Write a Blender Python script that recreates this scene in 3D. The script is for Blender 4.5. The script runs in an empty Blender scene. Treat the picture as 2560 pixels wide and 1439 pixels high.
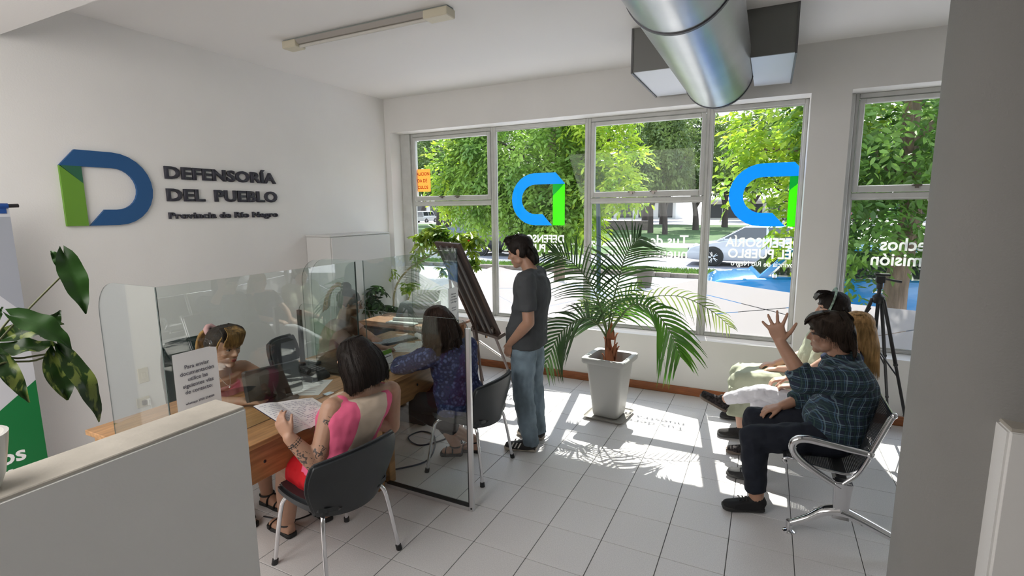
import bpy, bmesh, math, random
import numpy as np
from mathutils import Vector as V, Matrix as M, noise
random.seed(7)
PI = math.pi
SC = bpy.context.scene
C = SC.collection
# ---------------------------------------------------------------- camera
cam = bpy.data.cameras.new('camera'); camo = bpy.data.objects.new('camera', cam); C.objects.link(camo)
cam.sensor_width = 36; cam.lens = 36*1277.3/2560; cam.clip_start = .05; cam.clip_end = 600
r_ = V((.8951, .4455, -.0090)).normalized(); f_ = V((-.4415, .8845, -.1507)).normalized()
r_ = (r_ - f_*r_.dot(f_)).normalized(); u_ = r_.cross(f_)
camo.matrix_world = M(((r_.x, u_.x, -f_.x, 4.430), (r_.y, u_.y, -f_.y, -5.295), (r_.z, u_.z, -f_.z, 1.893), (0, 0, 0, 1)))
SC.camera = camo
# ---------------------------------------------------------------- sky, sun, exposure
SC.view_settings.view_transform = 'Standard'; SC.view_settings.look = 'None'
SC.view_settings.gamma = 1; SC.view_settings.exposure = 1.56; SC.view_settings.use_curve_mapping = False
w = bpy.data.worlds.new('sky'); SC.world = w; w.use_nodes = True
nt = w.node_tree; bg = nt.nodes['Background']
tc = nt.nodes.new('ShaderNodeTexCoord'); sp = nt.nodes.new('ShaderNodeSeparateXYZ'); cr = nt.nodes.new('ShaderNodeValToRGB')
nt.links.new(tc.outputs['Generated'], sp.inputs[0]); nt.links.new(sp.outputs['Z'], cr.inputs[0]); nt.links.new(cr.outputs[0], bg.inputs[0])
cr.color_ramp.elements[0].position = .0; cr.color_ramp.elements[0].color = (.96, .97, 1, 1)
cr.color_ramp.elements[1].position = .7; cr.color_ramp.elements[1].color = (.62, .74, .95, 1)
bg.inputs[1].default_value = 1.1
sun = bpy.data.lights.new('sun', 'SUN'); sun.energy = 3.9; sun.angle = .009; sun.color = (1, .955, .88)
so = bpy.data.objects.new('sun', sun); C.objects.link(so)
so.rotation_euler = V((.17, -1, -1.35)).to_track_quat('-Z', 'Y').to_euler()
# added fill: unseen area light behind the camera that brightens the room
for i, (lx, ly, sx, sy, e) in enumerate([(1.7, -5.8, 2.6, 2.0, 30)]):
    a = bpy.data.lights.new('fill_light', 'AREA'); a.shape = 'RECTANGLE'; a.size = sx; a.size_y = sy; a.energy = e; a.color = (1, .965, .93)
    ao = bpy.data.objects.new('fill_light', a); C.objects.link(ao); ao.location = (lx, ly, 2.4); ao.rotation_euler = (.75, 0, -.05)

# ---------------------------------------------------------------- helpers
def loc_of(o):
    v = V((0, 0, 0))
    while o is not None:
        v += o.location; o = o.parent
    return v
class MB:
    def __init__(s): s.v = []; s.f = []; s.m = []
    def add(s, vs, fs, mi=0):
        n = len(s.v); s.v += [tuple(v) for v in vs]; s.f += [tuple(i+n for i in f) for f in fs]; s.m += [mi]*len(fs); return s
    def box(s, c, d, rot=None, mi=0, taper=1):
        c = V(c); x, y, z = d[0]/2, d[1]/2, d[2]/2
        vs = [V((a*x*(taper if e < 0 else 1), b*y*(taper if e < 0 else 1), e*z)) for e in (-1, 1) for b in (-1, 1) for a in (-1, 1)]
        if rot: vs = [rot @ v for v in vs]
        return s.add([v+c for v in vs], [(0, 2, 3, 1), (4, 5, 7, 6), (0, 1, 5, 4), (2, 6, 7, 3), (0, 4, 6, 2), (1, 3, 7, 5)], mi)
    def bx(s, x0, x1, y0, y1, z0, z1, mi=0): return s.box(((x0+x1)/2, (y0+y1)/2, (z0+z1)/2), (abs(x1-x0), abs(y1-y0), abs(z1-z0)), None, mi)
    def tube(s, pts, r, n=8, mi=0, caps=True, flat=None):
        pts = [V(p) for p in pts]; k = len(pts)
        rr = r if isinstance(r, (list, tuple)) else [r]*k
        t0 = (pts[1]-pts[0]).normalized(); a = V((0, 0, 1)) if abs(t0.z) < .9 else V((1, 0, 0))
        u = t0.cross(a).normalized(); vs = []
        for i, p in enumerate(pts):
            t = (pts[min(i+1, k-1)]-pts[max(i-1, 0)]).normalized()
            u = (u-t*u.dot(t)).normalized(); w_ = t.cross(u)
            for j in range(n):
                an = 2*PI*j/n; ru = rr[i]; rw = rr[i]*(flat if flat else 1)
                vs.append(p+u*math.cos(an)*ru+w_*math.sin(an)*rw)
        fs = [(i*n+j, i*n+(j+1) % n, (i+1)*n+(j+1) % n, (i+1)*n+j) for i in range(k-1) for j in range(n)]
        if caps: fs += [tuple(range(n))[::-1], tuple(range((k-1)*n, k*n))]
        return s.add(vs, fs, mi)
    def cyl(s, p0, p1, r0, r1=None, n=16, mi=0): return s.tube([p0, p1], [r0, r0 if r1 is None else r1], n, mi)
    def ball(s, c, r, n=12, m=8, rot=None, mi=0):
        c = V(c); r = (r, r, r) if isinstance(r, (int, float)) else r; vs = [V((0, 0, r[2]))]
        for i in range(1, m):
            for j in range(n):
                a = PI*i/m; b = 2*PI*j/n; vs.append(V((math.sin(a)*math.cos(b)*r[0], math.sin(a)*math.sin(b)*r[1], math.cos(a)*r[2])))
        vs.append(V((0, 0, -r[2])))
        fs = [(0, 1+j, 1+(j+1) % n) for j in range(n)]
        fs += [(1+i*n+j, 1+(i+1)*n+j, 1+(i+1)*n+(j+1) % n, 1+i*n+(j+1) % n) for i in range(m-2) for j in range(n)]
        e = len(vs)-1; b = 1+(m-2)*n; fs += [(e, b+(j+1) % n, b+j) for j in range(n)]
        if rot: vs = [rot @ v for v in vs]
        return s.add([v+c for v in vs], fs, mi)
    def loft(s, rings, mi=0, caps=True, closed=True):
        n = len(rings[0]); vs = [p for r in rings for p in r]
        fs = [(i*n+j, i*n+(j+1) % n, (i+1)*n+(j+1) % n, (i+1)*n+j) for i in range(len(rings)-1) for j in range(n if closed else n-1)]
        if caps: fs += [tuple(range(n))[::-1], tuple(range((len(rings)-1)*n, len(rings)*n))]
        return s.add(vs, fs, mi)
    def prism(s, poly, fn, t0, t1, mi=0):      # poly of (a,b); fn(a,b,t) -> point
        n = len(poly)
        return s.add([fn(a, b, t0) for a, b in poly]+[fn(a, b, t1) for a, b in poly],
                     [tuple(range(n))[::-1], tuple(range(n, 2*n))]+[(i, (i+1) % n, n+(i+1) % n, n+i) for i in range(n)], mi)
    def grid(s, fn, nu, nv, mi=0):
        return s.add([fn(i/nu, j/nv) for i in range(nu+1) for j in range(nv+1)],
                     [(i*(nv+1)+j, (i+1)*(nv+1)+j, (i+1)*(nv+1)+j+1, i*(nv+1)+j+1) for i in range(nu) for j in range(nv)], mi)
    def lathe(s, prof, c, n=24, mi=0):
        return s.loft([[V((c[0]+r*math.cos(2*PI*j/n), c[1]+r*math.sin(2*PI*j/n), c[2]+z)) for j in range(n)] for r, z in prof], mi)
    def build(s, name, mats, parent=None, bev=0, world=True, smooth=35, kind=None, label=None, seg=1):
        me = bpy.data.meshes.new(name); me.from_pydata(s.v, [], s.f)
        mats = mats if isinstance(mats, (list, tuple)) else [mats]
        for m_ in mats: me.materials.append(m_)
        me.polygons.foreach_set('material_index', s.m)
        bm = bmesh.new(); bm.from_mesh(me); bmesh.ops.recalc_face_normals(bm, faces=bm.faces)
        if bev:
            es = [e for e in bm.edges if len(e.link_faces) == 2 and e.calc_face_angle(0) > .6]
            bmesh.ops.bevel(bm, geom=es, offset=bev, segments=seg, affect='EDGES', clamp_overlap=True)
        bm.to_mesh(me); bm.free()
        fin(me, smooth)
        return link(name, me, parent, world, kind, label)
def fin(me, smooth):
    if smooth:
        me.polygons.foreach_set('use_smooth', [True]*len(me.polygons))
        if smooth < 180: me.set_sharp_from_angle(angle=math.radians(smooth))
    me.update()
def link(name, me, parent=None, world=True, kind=None, label=None):
    o = bpy.data.objects.new(name, me); C.objects.link(o)
    if parent is not None:
        o.parent = parent
        if world: o.location = -loc_of(parent)
    if kind: o['kind'] = kind
    if label: o['label'] = label
    return o
def thing(name, label, cat, loc=(0, 0, 0), rz=0, group=None):
    o = bpy.data.objects.new(name, None); C.objects.link(o); o.empty_display_size = .05
    o.location = loc; o.rotation_euler = (0, 0, rz); o['label'] = label; o['category'] = cat
    if group: o['group'] = group
    return o
def tag(o, label, cat, group=None):
    o['label'] = label; o['category'] = cat
    if group: o['group'] = group
    return o
def copy_tree(o, parent=None):
    c = o.copy(); C.objects.link(c); c.parent = parent
    for ch in list(o.children): copy_tree(ch, c)
    return c
def spl(pts, n=8):                        # Catmull-Rom through points
    P = [V(p) for p in pts]; P = [2*P[0]-P[1]]+P+[2*P[-1]-P[-2]]; out = []
    for i in range(1, len(P)-2):
        for k in range(n):
            t = k/n; a, b, c, d = P[i-1:i+3]
            out.append(.5*((2*b)+(c-a)*t+(2*a-5*b+4*c-d)*t*t+(3*b-a-3*c+d)*t**3))
    return out+[P[-2]]
def text(name, body, size, mat, parent, origin, right, up, ext=.001, bold=0, align='LEFT', world=True, kind=None, space=1, shear=0, line=1):
    cu = bpy.data.curves.new(name, 'FONT'); cu.body = body; cu.size = size; cu.extrude = ext; cu.offset = bold; cu.align_x = align
    cu.space_character = space; cu.resolution_u = 3; cu.space_line = line
    t = bpy.data.objects.new(name, cu); C.objects.link(t)
    dg = bpy.context.evaluated_depsgraph_get(); dg.update()
    me = bpy.data.meshes.new_from_object(t.evaluated_get(dg)); bpy.data.objects.remove(t)
    r = V(right); u = V(up); n = r.normalized().cross(u.normalized()); o = V(origin)
    me.transform(M(((r.x, u.x, n.x, o.x), (r.y, u.y, n.y, o.y), (r.z, u.z, n.z, o.z), (0, 0, 0, 1))))
    me.materials.clear(); me.materials.append(mat); me.update()
    return link(name, me, parent, world, kind)
# ---------------------------------------------------------------- materials
def mat(name, col, rough=.6, metal=0, bump=0, bscale=40, var=0, vscale=6, spec=.5, sub=0, coat=0, sheen=0, aniso=None, bdist=.004):
    m = bpy.data.materials.new(name); m.use_nodes = True; n = m.node_tree; b = n.nodes['Principled BSDF']
    b.inputs['Base Color'].default_value = (*col, 1); b.inputs['Roughness'].default_value = rough; b.inputs['Metallic'].default_value = metal
    b.inputs['Specular IOR Level'].default_value = spec; b.inputs['Coat Weight'].default_value = coat; b.inputs['Sheen Weight'].default_value = sheen
    if sub: b.inputs['Subsurface Weight'].default_value = sub; b.inputs['Subsurface Radius'].default_value = (.012, .005, .003); b.inputs['Subsurface Scale'].default_value = 1
    if bump or var:
        t = n.nodes.new('ShaderNodeTexCoord'); mp = n.nodes.new('ShaderNodeMapping'); n.links.new(t.outputs['Object'], mp.inputs[0])
        if aniso: mp.inputs['Scale'].default_value = aniso
    if bump:
        nz = n.nodes.new('ShaderNodeTexNoise'); nz.inputs['Scale'].default_value = bscale; nz.inputs['Detail'].default_value = 4
        bp = n.nodes.new('ShaderNodeBump'); bp.inputs['Strength'].default_value = bump; bp.inputs['Distance'].default_value = bdist
        n.links.new(mp.outputs[0], nz.inputs[0]); n.links.new(nz.outputs[0], bp.inputs['Height']); n.links.new(bp.outputs[0], b.inputs['Normal'])
    if var:
        nz = n.nodes.new('ShaderNodeTexNoise'); nz.inputs['Scale'].default_value = vscale; nz.inputs['Detail'].default_value = 5
        r = n.nodes.new('ShaderNodeValToRGB'); r.color_ramp.elements[0].position = .3; r.color_ramp.elements[1].position = .7
        r.color_ramp.elements[0].color = (*[max(0, c*(1-var)) for c in col], 1); r.color_ramp.elements[1].color = (*[min(1, c*(1+var)) for c in col], 1)
        n.links.new(mp.outputs[0], nz.inputs[0]); n.links.new(nz.outputs[0], r.inputs[0]); n.links.new(r.outputs[0], b.inputs['Base Color'])
    return m
def glass_mat(name, tint=(1, 1, 1), refl=1.0, ior=1.45):
    m = bpy.data.materials.new(name); m.use_nodes = True; n = m.node_tree; n.nodes.clear()
    o = n.nodes.new('ShaderNodeOutputMaterial'); mx = n.nodes.new('ShaderNodeMixShader'); t = n.nodes.new('ShaderNodeBsdfTransparent'); g = n.nodes.new('ShaderNodeBsdfGlossy')
    fr = n.nodes.new('ShaderNodeFresnel'); fr.inputs[0].default_value = ior; ml = n.nodes.new('ShaderNodeMath'); ml.operation = 'MULTIPLY'; ml.inputs[1].default_value = refl; ml.use_clamp = True
    ge = n.nodes.new('ShaderNodeNewGeometry'); mr = n.nodes.new('ShaderNodeMix'); mr.inputs[2].default_value = ior; mr.inputs[3].default_value = 1/ior     # same reflection on both faces of the pane
    n.links.new(ge.outputs['Backfacing'], mr.inputs[0]); n.links.new(mr.outputs[0], fr.inputs[0])
    t.inputs[0].default_value = (*tint, 1); g.inputs['Roughness'].default_value = 0
    n.links.new(fr.outputs[0], ml.inputs[0]); n.links.new(ml.outputs[0], mx.inputs[0]); n.links.new(t.outputs[0], mx.inputs[1]); n.links.new(g.outputs[0], mx.inputs[2]); n.links.new(mx.outputs[0], o.inputs[0])
    return m
def leaf_mat(name, c1, c2, trans=.45, rough=.45, scale=9):
    m = bpy.data.materials.new(name); m.use_nodes = True; n = m.node_tree; b = n.nodes['Principled BSDF']; o = n.nodes['Material Output']
    t = n.nodes.new('ShaderNodeTexCoord'); nz = n.nodes.new('ShaderNodeTexNoise'); nz.inputs['Scale'].default_value = scale; nz.inputs['Detail'].default_value = 2
    r = n.nodes.new('ShaderNodeValToRGB'); r.color_ramp.elements[0].position = .35; r.color_ramp.elements[1].position = .65
    r.color_ramp.elements[0].color = (*c1, 1); r.color_ramp.elements[1].color = (*c2, 1)
    tr = n.nodes.new('ShaderNodeBsdfTranslucent'); mx = n.nodes.new('ShaderNodeMixShader'); mx.inputs[0].default_value = trans
    n.links.new(t.outputs['Object'], nz.inputs[0]); n.links.new(nz.outputs[0], r.inputs[0]); n.links.new(r.outputs[0], b.inputs['Base Color']); n.links.new(r.outputs[0], tr.inputs[0])
    b.inputs['Roughness'].default_value = rough
    n.links.new(b.outputs[0], mx.inputs[1]); n.links.new(tr.outputs[0], mx.inputs[2]); n.links.new(mx.outputs[0], o.inputs[0])
    return m
WALL = mat('wall_paint', (.80, .785, .765), .75, bump=.15, bscale=90, var=.02, vscale=2)
CEIL = mat('ceiling_paint', (.82, .805, .79), .8, bump=.1, bscale=60)
CAPM = mat('worn_cap', (.50, .46, .40), .7, bump=.2, bscale=50, var=.18, vscale=5)
FRAME = mat('frame_paint', (.60, .60, .58), .45, bump=.1, bscale=120, var=.05, vscale=12)
TILE = mat('floor_tile', (.72, .70, .695), .42, bump=.12, bscale=160, var=.10, vscale=170)
GROUT = mat('grout', (.13, .13, .13), .85, bump=.2, bscale=90)
WOODR = mat('red_wood', (.32, .105, .035), .38, bump=.1, bscale=20, var=.25, vscale=9, aniso=(1, 8, 8))
GLASS = glass_mat('window_glass', (.97, .985, .98), .3)
SCRG = glass_mat('screen_glass', (.93, .965, .95), 2.0, 1.52)
SCRG2 = glass_mat('partition_glass', (.95, .975, .965), 1.0, 1.5)
EDGE = mat('glass_edge', (.06, .09, .08), .15, coat=.5)
STEEL = mat('brushed_metal', (.62, .63, .64), .28, 1, bump=.05, bscale=200)
CHROME = mat('chrome', (.78, .78, .80), .12, 1)
ALU = mat('aluminium', (.70, .70, .71), .35, .8)
BLACK = mat('black_plastic', (.018, .018, .02), .42, bump=.05, bscale=200)
VINYL = mat('black_vinyl', (.028, .032, .036), .42, bump=.25, bscale=260, bdist=.001)
PAPER = mat('paper', (.80, .80, .80), .7, bump=.03, bscale=30)
INK = mat('ink', (.12, .12, .15), .7)
SIGNW = mat('white_vinyl', (.85, .85, .85), .6)
BLUE = mat('logo_blue', (.012, .085, .24), .5)
GREEN = mat('logo_green', (.13, .30, .025), .5)
DGREEN = mat('logo_dark_green', (.02, .12, .06), .5)
CHAR = mat('charcoal_letters', (.035, .035, .05), .55)
WHITE = mat('white_plastic', (.75, .75, .73), .4)
CREAM = mat('cream_plastic', (.62, .57, .44), .45)
WOOD = mat('pine_wood', (.44, .235, .10), .38, bump=.12, bscale=14, var=.28, vscale=5, aniso=(9, 1, 9), coat=.15)
# ================================================================ the room
def struct(o, kind='structure'): o['kind'] = kind; return o
YG = .26                                     # plane of the window frames
Z0, Z1, ZC = .585, 2.87, 3.28
struct(MB().bx(-.2, 0, -8.2, .3, 0, ZC).build('wall_left', WALL))
b = MB()
b.bx(0, 8.4, 0, .30, 0, Z0); b.bx(0, 8.4, 0, .30, Z1, ZC); b.bx(0, .08, 0, .30, Z0, Z1); b.bx(4.70, 5.0, 0, .30, Z0, Z1); b.bx(7.6, 8.4, 0, .30, Z0, Z1)
struct(b.build('wall_back', WALL))
struct(MB().bx(8.4, 8.6, -8.2, .3, 0, ZC).build('wall_right', WALL))
struct(MB().bx(-.2, 8.6, -8.2, .3, ZC, ZC+.2).build('ceiling', CEIL))
struct(MB().bx(-.2, 8.6, -8.4, -8.2, 0, ZC).build('wall_front', WALL))
struct(MB().bx(0, 2.9, -4.15, -3.68, 3.0, ZC).build('trim_1', CEIL, bev=.004))
# floor: slab with grout, tiles laid on it one by one
fl = struct(MB().bx(-.2, 8.6, -8.2, .3, -.12, -.004).build('floor', GROUT))
T = .33; g = .0022
tile_me = None
def tile_bm(mb, x, y, dx, dy): mb.box((x+dx/2, y+dy/2, -.004), (dx-2*g, dy-2*g, .008))
k = 0; rest = MB(); x0 = 2.683-.33*9; y0 = -2.98+.33*9
for i in range(27):
    for j in range(25):
        x = x0+T*i; y = y0-T*(j+1)
        if 1 <= i <= 17 and j < 13:
            if tile_me is None:
                t_ = MB().box((T/2, T/2, -.004), (T-2*g, T-2*g, .008)).build('tile', TILE, fl, bev=.0012, world=False); tile_me = t_.data
            else:
                t_ = bpy.data.objects.new('tile', tile_me); C.objects.link(t_); t_.parent = fl
            t_.location = (x, y, 0)
        else:
            xa, xb = max(x, 0), min(x+T, 8.4)
            if xb-xa > .02: tile_bm(rest, xa, y, xb-xa, T)
rest.build('tile_field', TILE, fl, kind='stuff')
struct(MB().bx(.0, 8.4, -.016, 0, 0, .085).build('baseboard_back', WOODR, bev=.004))
b = MB(); b.lathe([(.0, 0), (.011, 0), (.011, .006), (.0, .007)], (0, 0, 0), 12)
for x in (1.75, 4.02, 6.1):
    kb = bpy.data.objects.get('plug') and None
    o = MB(); o.tube([(x, -.016, .045), (x, -.021, .045)], [.011, .011], 12); o.build('wooden_plug', WOOD, bpy.data.objects['baseboard_back'])
# low walls with worn caps
def lowwall(name, x0, x1, y0, y1, h):
    o = struct(MB().bx(x0, x1, y0, y1, 0, h-.004).build(name, WALL, bev=.010, seg=3))
    MB().bx(x0+.006, x1-.006, y0+.006, y1-.006, h-.012, h).build('cap', CAPM, o, bev=.003, label='worn beige top of the low wall')
    return o
lowwall('wall_low', 2.47, 2.655, -7.5, -4.06, 1.15)
lowwall('wall_parapet', 5.125, 8.4, -3.30, -3.10, 1.22)
struct(MB().tube([(5.253, -2.934, 0), (5.253, -2.934, ZC)], [.3, .3], 64).build('column', mat('column_paint', (.27, .262, .25), .8, bump=.3, bscale=130, var=.03, vscale=3), smooth=60))

# ---------------------------------------------------------------- windows
def bay(n, x0, x1, transom, film, lines):
    w_ = bpy.data.objects.new('window_%d' % n, None); C.objects.link(w_); w_.location = (x0, YG, Z0); w_['kind'] = 'structure'
    fw = .05; y0, y1 = YG-.03, YG+.03
    fr = MB()
    fr.bx(x0, x0+fw*.62, y0, y1, Z0, Z1); fr.bx(x1-fw*.62, x1, y0, y1, Z0, Z1); fr.bx(x0+fw*.62, x1-fw*.62, y0, y1, Z1-.045, Z1); fr.bx(x0+fw*.62, x1-fw*.62, y0, y1, Z0, Z0+.028)
    if transom: fr.bx(x0+fw*.62, x1-fw*.62, y0, y1, 1.965, 2.015)
    fr.build('frame', FRAME, w_, bev=.006)
    st = MB()                                  # glazing beads
    def beads(a, b_, c, d, y):
        st.bx(a, a+.012, y, y+.012, c, d); st.bx(b_-.012, b_, y, y+.012, c, d); st.bx(a+.012, b_-.012, y, y+.012, c, c+.012); st.bx(a+.012, b_-.012, y, y+.012, d-.012, d)
    a, b_ = x0+.031, x1-.031
    top = 1.965 if transom else Z1-.045
    beads(a, b_, Z0+.028, top, YG-.016); st.build('glazing_bead', FRAME, w_)
    MB().bx(a+.004, b_-.004, YG+.004, YG+.009, Z0+.03, top-.002).build('pane', GLASS, w_, smooth=0)
    if transom:
        sash = MB(); s0, s1, t0, t1 = a+.004, b_-.004, 2.02, Z1-.05; q = .04; ya, yb = YG-.042, YG+.012
        sash.bx(s0, s0+q, ya, yb, t0, t1); sash.bx(s1-q, s1, ya, yb, t0, t1); sash.bx(s0+q, s1-q, ya, yb, t0, t0+q*1.5); sash.bx(s0+q, s1-q, ya, yb, t1-q, t1)
        so_ = sash.build('sash', FRAME, w_, bev=.006)
        MB().bx(s0+q, s1-q, YG-.006, YG-.001, t0+q*1.5, t1-q).build('pane', GLASS, so_, smooth=0, world=False)
        for cx in ((s0+s1)/2-.13, (s0+s1)/2+.1):
            l = MB(); l.bx(cx-.035, cx+.035, ya-.014, ya, t0+.045, t0+.06); l.bx(cx-.012, cx+.012, ya-.022, ya, t0+.028, t0+.052); l.ball((cx-.03, ya-.018, t0+.055), .009)
            l.build('latch', mat('latch_metal', (.25, .22, .2), .4, .8), so_, world=False)
    # frosted film: polygon with clear cut lines
    if film:
        def cut(poly, p, q, wd):
            (ax, az), (bx_, bz) = p, q; nx, nz = -(bz-az), bx_-ax; L = math.hypot(nx, nz); nx /= L; nz /= L; out = []
            for sgn in (1, -1):
                res = []
                d = [sgn*((x-ax)*nx+(z-az)*nz)-wd/2 for x, z in poly]
                for i in range(len(poly)):
                    j = (i+1) % len(poly)
                    if d[i] > 0: res.append(poly[i])
                    if (d[i] > 0) != (d[j] > 0):
                        t = d[i]/(d[i]-d[j]); res.append((poly[i][0]+(poly[j][0]-poly[i][0])*t, poly[i][1]+(poly[j][1]-poly[i][1])*t))
                if len(res) > 2: out.append(res)
            return out
        xs = [max(a+.013, min(b_-.013, x)) for x, z in film]
        polys = []
        for i in range(len(film)-1):
            pl = [(xs[i], Z0+.04), (xs[i+1], Z0+.04), (xs[i+1], film[i+1][1]), (xs[i], film[i][1])]
            if xs[i+1]-xs[i] > .001: polys.append(pl)
        # merge to one polygon when single span, otherwise keep spans touching
        for (p, q) in lines:
            polys = [r for pl in polys for r in cut(pl, p, q, .007)]
        f = MB()
        for pl in polys: f.prism(pl, lambda u, v, t: V((u, t, v)), YG+.0005, YG+.003)
        f.build('frosted_film', FILM, w_, smooth=0)
    return w_
FILM = bpy.data.materials.new('frosted_film'); FILM.use_nodes = True; n_ = FILM.node_tree; n_.nodes.clear()
o_ = n_.nodes.new('ShaderNodeOutputMaterial'); m1 = n_.nodes.new('ShaderNodeMixShader'); m2 = n_.nodes.new('ShaderNodeMixShader')
tl = n_.nodes.new('ShaderNodeBsdfTranslucent'); df = n_.nodes.new('ShaderNodeBsdfDiffuse'); tp = n_.nodes.new('ShaderNodeBsdfTransparent')
tl.inputs[0].default_value = (.60, .575, .58, 1); df.inputs[0].default_value = (.62, .61, .62, 1); m1.inputs[0].default_value = .25; m2.inputs[0].default_value = .16
n_.links.new(tl.outputs[0], m1.inputs[1]); n_.links.new(df.outputs[0], m1.inputs[2]); n_.links.new(m1.outputs[0], m2.inputs[1]); n_.links.new(tp.outputs[0], m2.inputs[2]); n_.links.new(m2.outputs[0], o_.inputs[0])
struct(MB().bx(.08, .225, YG-.06, YG+.04, Z0, Z1).build('trim_2', FRAME, bev=.006))
W1 = bay(1, .225, 1.435, True, [(.25, 1.06), (.61, .91), (1.42, 1.2)], [((.27, .82), (.75, .96)), ((.4, 1.01), (.9, .80))])
W2 = bay(2, 1.435, 2.62, False, [(1.45, 1.2), (1.76, 1.15), (2.28, 1.05), (2.6, .99)], [((1.46, .93), (2.58, .99)), ((1.46, .84), (1.9, .65)), ((2.1, .74), (2.59, .88))])
W3 = bay(3, 2.62, 3.86, True, [(2.65, .87), (3.13, .97), (3.84, 1.17)], [((3.5, .55), (3.83, .68)), ((3.0, .77), (3.84, .77))])
W4 = bay(4, 3.86, 4.70, False, [(3.88, 1.16), (4.70, 1.08)], [((3.9, 1.01), (4.7, .85)), ((3.9, .8), (4.7, .94))])
W5 = bay(5, 5.05, 6.3, True, [(5.07, 1.01), (6.28, .95)], [((5.3, .7), (6.1, .95))])
W6 = bay(6, 6.3, 7.6, False, [(6.32, .95), (7.58, 1.1)], [((6.4, .9), (7.4, .7))])
struct(MB().bx(5.0, 5.05, YG-.06, YG+.04, Z0, Z1).build('trim_3', FRAME, bev=.006))

# window logos and lettering (applied to the panes, read from the street, mirrored from inside)
def dlogo(fn, s, t0, t1, name, parent, mats, mirror=1, kw={}):
    """D of a folded ribbon; unit box about 1 wide 1 high, fn(a,b,t)"""
    def arc(cx, cz, r, a0, a1, n=14): return [(cx+r*math.cos(a0+(a1-a0)*i/n), cz+r*math.sin(a0+(a1-a0)*i/n)) for i in range(n+1)]
    outer = arc(.62, .5, .5, PI/2, -PI/2); inner = arc(.62, .5, .285, -PI/2, PI/2)
    blue = [(0, .785), (.19, 1.0)]+outer+[(.265, 0), (.46, .215)]+inner
    green = [(0, .785), (0, 0), (.245, 0), (.245, .56)]
    dk = [(0.012, .785), (.245, .56), (.245, .785)]
    for nm, pl, m_ in (('logo_ribbon', blue, mats[0]), ('logo_stem', green, mats[1]), ('logo_fold', dk, mats[2])):
        q = MB(); q.prism([(a*s, b_*s) for a, b_ in pl], fn, t0, t1); q.build(nm, m_, parent, smooth=0, **kw)
def vin(name, c, tr=.55):
    m = bpy.data.materials.new(name); m.use_nodes = True; n = m.node_tree; b = n.nodes['Principled BSDF']; o = n.nodes['Material Output']
    b.inputs['Base Color'].default_value = (*c, 1); t = n.nodes.new('ShaderNodeBsdfTranslucent'); t.inputs[0].default_value = (*c, 1); mx = n.nodes.new('ShaderNodeMixShader'); mx.inputs[0].default_value = tr
    n.links.new(b.outputs[0], mx.inputs[1]); n.links.new(t.outputs[0], mx.inputs[2]); n.links.new(mx.outputs[0], o.inputs[0]); return m
VB = vin('vinyl_blue', (.0, .44, .95), .6); VG = vin('vinyl_green', (.17, .80, .005), .6); VD = vin('vinyl_dark_green', (.01, .45, .12), .7); VW = vin('vinyl_white', (.9, .9, .88), .5)
def win_logo(W, xr, zb, s, tsz):
    dlogo(lambda a, b_, t: V((xr-a, t, zb+b_)), s, YG+.011, YG+.0125, 'logo', W, (VB, VG, VD))
    R_, U = (-1, 0, 0), (0, 0, 1)
    text('lettering', 'DEFENSORÍA', tsz, VW, W, (xr, YG+.011, zb-.115-.085), (-.93, 0, 0), U, .0006, .0035)
    text('lettering', 'DEL PUEBLO', tsz, VW, W, (xr, YG+.011, zb-.225-.085), (-.93, 0, 0), U, .0006, .0035)
    text('lettering', 'Provincia de Río Negro', tsz*.56, VW, W, (xr, YG+.011, zb-.305-.085), (-.93, 0, 0), U, .0005, .001)
win_logo(W2, 2.335, 1.714, .60, .125)
win_logo(W4, 4.735-.0, 1.714, .60, .125)
def win_text(W, xr):
    text('lettering', 'Tus derechos', .155, VW, W, (xr, YG+.011, 1.51), (-.93, 0, 0), (0, 0, 1), .0006, .003)
    text('lettering', 'nuestra misión', .155, VW, W, (xr, YG+.011, 1.375), (-.93, 0, 0), (0, 0, 1), .0006, .003)
win_text(W3, 3.70); win_text(W5, 6.13)
# orange notice stuck outside, facing the interior
o = MB().bx(.272, .50, YG-.0075, YG-.0065, 2.14, 2.425).build('notice', vin('orange_paper', (1, .56, .20), .6), W1)
for i, tx in enumerate(('AUCION', 'IDA DE', 'ICULOS')):
    text('lettering', tx, .058, vin('red_ink', (.55, .01, .0), .3), W1, (.282, YG-.0078, 2.345-.085*i), (.9, 0, 0), (0, 0, 1), .0003, .0012)
# ================================================================ outside: pavement, street, park
G = -.15
PAVE = mat('pavement', (.47, .44, .445), .85, bump=.2, bscale=30, var=.12, vscale=1.2)
ROAD = mat('asphalt', (.17, .165, .185), .85, bump=.3, bscale=60, var=.15, vscale=.6)
GRASS = mat('grass', (.045, .095, .02), .9, bump=.6, bscale=25, var=.45, vscale=1.1, bdist=.03)
STONE = mat('kerb_stone', (.15, .125, .11), .9, bump=.5, bscale=14, var=.3, vscale=4, bdist=.02)
PALE = mat('park_path', (.33, .30, .29), .9, var=.12, vscale=.4, bump=.1)
def slab(n, x0, x1, y0, y1, z, m): return struct(MB().bx(x0, x1, y0, y1, z-.25, z).build(n, m))
slab('pavement', -60, 60, .3, 10.4, G, PAVE); slab('grass_verge', -60, 60, 10.62, 12.4, G+.03, GRASS); slab('road', -60, 60, 12.4, 17.4, G-.04, ROAD)
slab('grass_strip', -60, 60, 17.6, 22.5, G+.02, GRASS); slab('park_path', -60, 60, 22.5, 26.5, G, PALE); slab('park_lawn', -90, 3, 26.5, 62, G+.02, GRASS)
slab('park_square', 3, 90, 26.5, 62, G, PALE); slab('far_ground', -160, 160, 62, 160, G+.01, PALE); slab('cross_path', -12, 3.2, 22.4, 23, G+.012, PALE)
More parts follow.
